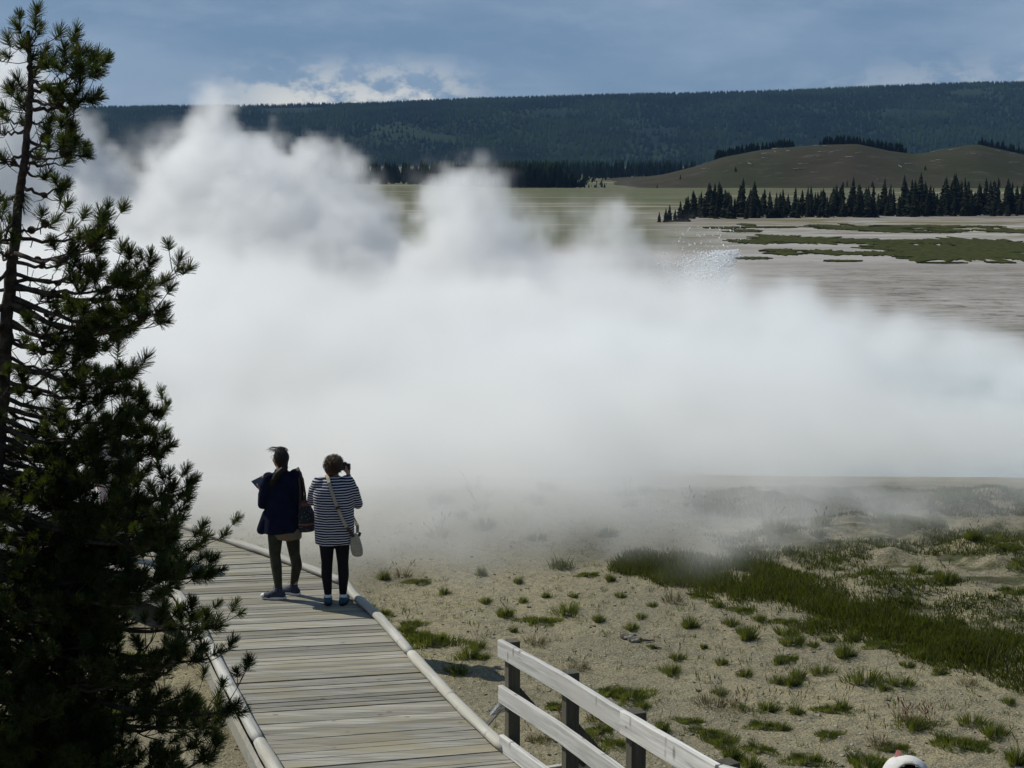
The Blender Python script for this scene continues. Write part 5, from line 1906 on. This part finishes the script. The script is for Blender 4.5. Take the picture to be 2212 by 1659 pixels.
m = MB(); strap(m, [(.05, -.172, 1.115), (.062, -.174, 1.085)], .042); m.build('buckle', M['leather'], bag)
m = MB(); strap(m, [(-.055, .02, 1.415), (-.03, .09, 1.36), (.03, .15, 1.22), (.12, .165, 1.05), (.19, .14, .92), (.245, .06, .84), (.25, -.04, .79)], .034, (0, 1, 0)); m.build('front_strap', M['beige'], bag)
m = MB(); m.beam((.265, -.06, .755), (.28, -.06, .80), .02, .03); m.build('clip', M['leather'], bag, False, .004)

# ---- person in the navy jacket ---------------------------------------------------
fA = G(616, 1289, 0.0)
pa = empty('person', (fA.x, fA.y, 0.004), R(16))
props(pa, 'person in a dark navy jacket and olive leggings with a ponytail, holding a tablet', 'person', 'people on the boardwalk')
Rm = Euler((R(6), R(0), R(22))).to_matrix()
J = dict(pel=Vc(0, 0, .90), waist=Vc(-.005, .0, 1.05), chest=Vc(-.01, .0, 1.25), hipL=Vc(-.08, 0, .86), hipR=Vc(.08, 0, .86),
         knL=Vc(-.095, .035, .475), knR=Vc(.115, .03, .475), calfL=Vc(-.085, .005, .34), calfR=Vc(.135, .0, .34), anL=Vc(-.075, -.055, .09), anR=Vc(.105, .055, .09),
         fdL=(-.9, .30), fdR=(-.75, .70), shL=Vc(-.165, .0, 1.335), shR=Vc(.165, .0, 1.355), elL=Vc(-.215, .02, 1.045), elR=Vc(.185, .07, 1.06),
         wrL=Vc(-.20, .24, 1.13), wrR=Vc(-.02, .27, 1.12), hdL=Vc(-.15, .6, .35), hdR=Vc(-.8, .45, .2), huL=Vc(-.7, 0, -.7), huR=Vc(.3, .8, -.5), hsL=1, hsR=-1, curl=.8, head=Vc(-.012, .02, 1.530))
m = body_shapes(J)
head(m, J['head'], Rm)
m.organic('body', M['skin'], pa, .0075, 2, .5)
face_bits(J['head'], Rm, pa)
shell(J, 'l', .004, 0, 0).organic('leggings', M['olive'], pa, .009, 3)
m = rings_garment([(.735, -.02, .0, .215, .150), (.78, -.015, .0, .212, .150), (.88, -.01, 0, .198, .145), (.98, .0, .0, .182, .138), (1.08, .0, .0, .172, .130), (1.18, .0, .0, .180, .130), (1.28, .0, 0, .180, .120), (1.345, .0, 0, .150, .092), (1.395, -.005, .0, .078, .066), (1.425, -.008, .004, .064, .062)], 48, .045, 2.1, 6)
# flared left skirt of the jacket
m.capsule((-.165, .02, .93), (-.225, .02, .765), .06, .062)
for sx, s_ in (('L', -1), ('R', 1)):
    e = J['el' + sx]; w = J['wr' + sx]
    m.chain([J['sh' + sx] + Vc(-.02 * s_, 0, -.008), J['sh' + sx].lerp(e, .5), e], [.074, .062, .054])
    m.chain([e, e.lerp(w, .5), e.lerp(w, .85)], [.053, .046, .040])
    m.capsule(J['chest'] + Vc(s_ * .09, 0, -.02), J['sh' + sx].lerp(e, .25), .10, .07)
jk = m.organic('jacket', M['navy'], pa, .009, 3)
for v in jk.data.vertices:
    if v.co.z < .725: v.co.z = .725 + .004 * math.sin(v.co.x * 60)
m = rings_garment([(.665, .055, -.01, .135, .145), (.70, .045, -.005, .150, .142), (.80, .02, 0, .165, .135), (.90, 0, 0, .150, .12)], 40, .05, .7, 5)
m.build('shirt', M['floral'], pa, True)
for sx in 'LR':
    m = MB(); foot(m, J['an' + sx] + Vc(0, 0, -.002), J['fd' + sx], .008)
    a = J['an' + sx]
    m.tube([a + Vc(0, 0, -.03), a + Vc(0, 0, .035)], [.046, .043], 16)
    o = m.organic('sneaker', M['sneaker'], pa, .006, 2)
    for v in o.data.vertices:
        if v.co.z < .015: v.co.z = .015
    d = Vector((J['fd' + sx][0], J['fd' + sx][1], 0)).normalized(); s_ = Vc(-d.y, d.x, 0)
    ring = []
    for k in range(28):
        t_ = 2 * math.pi * k / 28
        ring.append((Vc(a.x, a.y, 0) + d * (.054 + .140 * math.cos(t_)) + s_ * ((.047 - .005 * math.cos(t_)) * math.sin(t_))))
    m = MB(); m.loft([[p for p in ring], [p + Vc(0, 0, .026) for p in ring]])
    m.build('sole', M['rubber'], o, False, .003)
    if sx == 'L':
        m = MB(); m.sphere(Vc(a.x, a.y, .034) + d * .165, (.036, .036, .026), 14, 8); m.build('toe_cap', M['rubber'], o, True)
    m = MB()
    for k in (-1, 1):
        c0 = a + d * .04 + Vc(0, 0, .03)
        m.tube([c0, c0 + s_ * k * .025 + Vc(0, 0, .022) + d * .01, c0 + s_ * k * .04 + Vc(0, 0, -.0) + d * .01], .0025, 5)
    m.build('laces', M['gadget'], o, True)
# hair pulled back into a low ponytail over the left shoulder, strands lifted by wind
m = MB(); hc = J['head']
T = lambda v: hc + Rm @ Vector(v)
m.sphere(T((0, -.024, .028)), (.082, .094, .094), 24, 16, Rm)
m.sphere(T((0, -.055, -.035)), (.062, .050, .060), 18, 12, Rm)
tail = [T((0, -.10, -.03)), T((-.01, -.125, -.06)), hc + Vc(-.045, -.115, -.135), hc + Vc(-.085, -.115, -.20), hc + Vc(-.115, -.105, -.265)]
m.chain(tail, [.030, .034, .036, .030, .014])
hair = m.organic('hair', M['hair_dark'], pa, .006, 2)
m = MB()
rr = random.Random(8)
for k in range(70):
    x, y = rr.uniform(-.06, .06), rr.uniform(-.06, .06)
    p = T((x, y - .02, .10 - (x * x + y * y) * 5))
    l = rr.uniform(.04, .11)
    m.tube([p, p + Vc(-.3 * l, 0, .35 * l), p + Vc(-.75 * l, .1 * l, .42 * l), p + Vc(-1.15 * l, .1 * l, .30 * l * rr.uniform(.2, 1.3))], [.0022, .0018, .0013, .0007], 3, False)
for k in range(60):
    p = tail[rr.choice([1, 2, 3])] + Vc(rr.uniform(-.03, .03), rr.uniform(-.03, .02), rr.uniform(-.03, .03))
    m.tube([p, p + Vc(-.03, 0, -.05), p + Vc(-.05 + rr.uniform(-.03, .02), 0, -.11)], [.002, .0015, .0008], 3, False)
for k in range(26):   # lock standing up at the right of the crown
    p = T((.045 + rr.uniform(-.02, .025), -.03 + rr.uniform(-.03, .03), .095))
    m.tube([p, p + Vc(-.01, 0, .03), p + Vc(-.035, 0, .045), p + Vc(-.065, 0, .040 + rr.uniform(-.01, .01))], [.0026, .002, .0016, .0008], 3, False)
m.build('loose_strands', M['hair_dark'], hair, True)
m = MB(); m.tube([T((-.078, .0, .012)), T((-.082, .06, .018)), T((-.07, .098, .012))], [.0022, .0022, .0022], 6)
m.tube([T((.078, .0, .012)), T((.082, .06, .018)), T((.07, .098, .012))], [.0022] * 3, 6)
for sx in (-1, 1):
    pts = [T((sx * .036 + .026 * math.cos(a * .5236), .098, .008 + .019 * math.sin(a * .5236))) for a in range(13)]
    m.tube(pts, .002, 5, False)
m.tube([T((-.01, .1, .012)), T((.01, .1, .012))], .0022, 5)
m.build('glasses', M['pink'], pa, True)

tb = empty('tablet', pa.matrix_basis @ Vc(-.205, .315, 1.225), R(30))
props(tb, 'dark tablet held out to the left by the person in the navy jacket', 'tablet')
m = MB(); m.beam((-.08, 0, 0), (.08, 0, 0), .115, .009)
o = m.build('case', M['gadget'], tb, False, .003); 
m = MB(); m.beam((-.073, 0, .0062), (.073, 0, .0062), .104, .002)
m.build('screen', M['screen'], tb)
tb.rotation_euler = Euler((R(38), R(-14), R(46)))

tote = empty('tote_bag', (fA.x, fA.y, .004), R(16))
props(tote, 'dark dotted tote bag with red trim hanging from the navy jacket\'s shoulder', 'bag')
TOTE_AT = Matrix.Translation((.225, -.045, .74))
m = MB()
rings = []
for z, rx, ry in [(0.0, .075, .04), (.02, .098, .055), (.08, .108, .066), (.16, .098, .060), (.24, .070, .045), (.285, .046, .030), (.30, .044, .028)]:
    rings.append([(rx * math.cos(2 * math.pi * k / 28) - .06 * max(0, z - .1), ry * math.sin(2 * math.pi * k / 28), z) for k in range(28)])
m.loft(rings)
b_ = m.organic('bag_body', M['tote'], tote, .008, 3)
b_.location = (.235, -.045, .725); b_.scale = (1.15, 1.15, 1.15)
m = MB(); strap(m, [(.175, -.078, 1.02), (.185, -.075, 1.15), (.178, -.070, 1.30), (.160, -.04, 1.405), (.158, .0, 1.428), (.17, .055, 1.38), (.22, .06, 1.20), (.232, .01, 1.04)], .022, (0, -1, 0))
m.build('handle', M['leather'], tote)
m = MB(); strap(m, [(.240, -.070, 1.02), (.235, -.075, 1.15), (.215, -.072, 1.30), (.180, -.04, 1.41), (.175, .0, 1.432)], .022, (0, -1, 0))
m.build('handle', M['leather'], tote)


# ---- two more figures: one half lost in the steam, one just below the frame with a cap --------------
def simple_person(loc, rz, label, coat, legs, hairm, cap=False, h=1.0, arms=0.0, nod=2):
    p = empty('person', loc, rz)
    props(p, label, 'person')
    Rm = Euler((R(nod), 0, 0)).to_matrix()
    J = dict(pel=Vc(0, 0, .90), waist=Vc(0, .0, 1.05), chest=Vc(0, .0, 1.25), hipL=Vc(-.08, 0, .86), hipR=Vc(.08, 0, .86),
             knL=Vc(-.09, .035, .475), knR=Vc(.10, -.02, .475), calfL=Vc(-.09, .005, .34), calfR=Vc(.10, -.07, .34), anL=Vc(-.085, -.0, .09), anR=Vc(.095, -.10, .09),
             fdL=(-.1, 1), fdR=(.15, 1), shL=Vc(-.165, .0, 1.335), shR=Vc(.165, .0, 1.335), elL=Vc(-.225, -.02, 1.07), elR=Vc(.225, -.02, 1.07),
             wrL=Vc(-.21, .10 + arms, .88 + arms), wrR=Vc(.21, .08 + arms, .88 + arms), hdL=Vc(.1, .35, -.9), hdR=Vc(-.1, .35, -.9), huL=Vc(-1, 0, 0), huR=Vc(1, 0, 0), hsL=1, hsR=-1, curl=.6, head=Vc(0, .015, 1.530))
    m = body_shapes(J)
    head(m, J['head'], Rm)
    m.organic('body', M['skin'], p, .009, 2, .5)
    face_bits(J['head'], Rm, p)
    shell(J, 'l', .010, 0, 0).organic('trousers', legs, p, .011, 3)
    m = rings_garment([(.78, 0, .0, .175, .130), (.88, 0, 0, .170, .130), (1.05, 0, 0, .160, .125), (1.20, 0, 0, .178, .128), (1.29, 0, 0, .175, .115), (1.345, .0, 0, .150, .09), (1.40, 0, .0, .075, .062)], 40, .03, 1, 6)
    for sx, s_ in (('L', -1), ('R', 1)):
        e = J['el' + sx]; w = J['wr' + sx]
        m.chain([J['sh' + sx], e, e.lerp(w, .9)], [.070, .052, .040])
    m.organic('coat', coat, p, .011, 3)
    for sx in 'LR':
        m = MB(); foot(m, J['an' + sx], J['fd' + sx], .008); m.organic('shoe', M['darksole'], p, .008, 2)
    m = MB(); T = lambda v: J['head'] + Rm @ Vector(v)
    m.sphere(T((0, -.022, .026)), (.080, .090, .090), 24, 16, Rm); m.sphere(T((0, -.05, -.035)), (.066, .050, .07), 18, 12, Rm)
    m.organic('hair', hairm, p, .007, 2)
    if cap:
        return p, T
    p.scale = (h, h, h)
    return p, T


simple_person((-4.75, 16.6, .004), R(10), 'person in a pale coat walking off into the steam, half hidden by the pine', M['pale'], M['pale'], M['hair_brown'], h=1.02)

z_top = 2.455
pc_, T = simple_person((V(1962, 1628, 5.3).x, 5.3, .735), R(-4), 'person in a grey cap with a pink tag, standing on the boardwalk ramp', M['navy'], M['black'], M['hair_dark'], cap=True, nod=-24)
HROT = Euler((R(-24), 0, 0)).to_matrix()
m = MB()
rings = []
n = 48
for j in range(11):
    th = (math.pi / 2) * (j / 10)
    z = .004 + .105 * math.sin(th) ** 1.0
    rr_ = math.cos(th) ** .8 if j < 10 else .02
    rings.append([T((.097 * rr_ * math.cos(2 * math.pi * k / n), -.016 + .108 * rr_ * math.sin(2 * math.pi * k / n), .030 + z)) for k in range(n)])
# arched opening at the back: lower rim rises there
m.loft(rings, closed=False)
capo = m.build('cap', M['cap'], pc_, True)
bm = bmesh.new(); bm.from_mesh(capo.data)
bm.faces.ensure_lookup_table()
kill = []
for f in bm.faces:
    c_ = HROT.inverted() @ (f.calc_center_median() - T((0, -.016, .030)))
    if c_.y < 0 and (c_.x / .066) ** 2 + ((c_.z) / .075) ** 2 < 1:
        kill.append(f)
bmesh.ops.delete(bm, geom=kill, context='FACES')
bm.to_mesh(capo.data); bm.free()
sm_ = capo.modifiers.new('thickness', 'SOLIDIFY'); sm_.thickness = .003; sm_.offset = 1
m = MB()
seam = []
for k in range(25):
    a = math.pi * k / 24
    sz = .075 * math.sin(a); sx_ = .066 * math.cos(a)
    kz = math.sqrt(max(0, 1 - (sz / .106) ** 2)) ** .8
    seam.append(T((sx_, -.016 - .110 * kz * math.sqrt(max(0, 1 - (sx_ / (.099 * max(kz, .7))) ** 2)), .034 + sz)))
m.tube(seam, .004, 6)
m.build('opening_trim', M['beige'], capo, True)
for a in (.5, 2.6, 4.0, 5.4):
    m = MB()
    m.tube([T((.0985 * math.cos(t_) * math.cos(a), -.016 + .1095 * math.cos(t_) * math.sin(a), .036 + .106 * math.sin(t_))) for t_ in [i * math.pi / 24 for i in range(1, 12)]], .0012, 4)
    m.build('seam', M['beige'], capo, True)
m = MB()   # peak
pk0, pk1 = [], []
for k in range(21):
    a = math.pi * (k / 20)
    x = .088 * math.cos(a); y = .070 + .085 * math.sin(a)
    pk0.append(T((x, y, .040 - .10 * (x * 2) ** 2 + .0))); pk1.append(T((x, y, .044 - .10 * (x * 2) ** 2)))
m.loft([pk0, pk1])
m.build('peak', M['cap'], capo, True)
m = MB(); c = T((-.030, -.045, .134))
m.beam(c + Vc(-.012, -.004, -.022), c + Vc(.004, .012, .022), .022, .012, up=(0, -1, .8))
m.build('tag', M['pink'], capo, False, .004)
m = MB(); m.beam(T((.085, -.06, .045)), T((.098, -.03, .045)), .02, .03)
m.build('strap_loop', M['gadget'], capo, False, .004)

# ------------------------------------------------------------------ geyser spray: flying drops above the vent
rg = np.random.default_rng(44)
n = 15000
base = G(1500, 700, -9.0)
Yg = 57.0
k = rg.random(n)
u = np.where(rg.random(n) < .72, 1590 - 52 * np.abs(rg.normal(size=n)) * .5, 1560 - 60 * np.abs(rg.normal(size=n)))
top = 545 + .0 * u
hh = rg.random(n) ** 1.1
v = 540 + (1588 - u) * .35 * rg.random(n) + hh * 125
u = u - hh * 45 + rg.normal(size=n) * 6
out = rg.random(n) < .025
u = np.where(out, 1450 + 150 * rg.random(n), u); v = np.where(out, 490 + 180 * rg.random(n), v)
pts = np.array([tuple(V(float(a), float(b), Yg + float(c))) for a, b, c in zip(u, v, rg.normal(size=n) * 1.2)])
s_ = .010 + .034 * rg.random(n) ** 4
octv = np.array([(1, 0, 0), (0, 1, 0), (-1, 0, 0), (0, -1, 0), (0, 0, 1.2), (0, 0, -1.2)], float)
octf = np.array([(0, 1, 4), (1, 2, 4), (2, 3, 4), (3, 0, 4), (1, 0, 5), (2, 1, 5), (3, 2, 5), (0, 3, 5)])
vs = (pts[:, None, :] + octv[None] * s_[:, None, None]).reshape(-1, 3)
fs = (np.arange(n)[:, None, None] * 6 + octf[None]).reshape(-1, 3)
M['drops'] = bsdf_mat('water_drops', (.85, .88, .92), .15, .8)
props(link('geyser_spray', np_mesh('geyser_spray', vs, fs), M['drops']), 'burst of glittering water drops thrown up by the geyser', 'geyser spray', kind='stuff')

# air between here and the ridge
hz = MB()
hz.add([(-3400, -80, -12.5), (3400, -80, -12.5), (3400, 5000, -12.5), (-3400, 5000, -12.5), (-3400, -80, 420), (3400, -80, 420), (3400, 5000, 420), (-3400, 5000, 420)],
       [(3, 2, 1, 0), (4, 5, 6, 7), (0, 1, 5, 4), (1, 2, 6, 5), (2, 3, 7, 6), (3, 0, 4, 7)])
mhz = bpy.data.materials.new('haze')
mhz.use_nodes = True
q = NT(mhz.node_tree)
q.N.clear()
pv = q.n('ShaderNodeVolumePrincipled')
pv.inputs['Color'].default_value = (.30, .52, 1.0, 1)
pv.inputs['Density'].default_value = .000045
pv.inputs['Anisotropy'].default_value = 0.0
q.L.new(pv.outputs[0], q.n('ShaderNodeOutputMaterial').inputs['Volume'])
props(hz.build('haze', mhz), 'thin blue air between the camera and the far ridge', 'haze', kind='stuff')
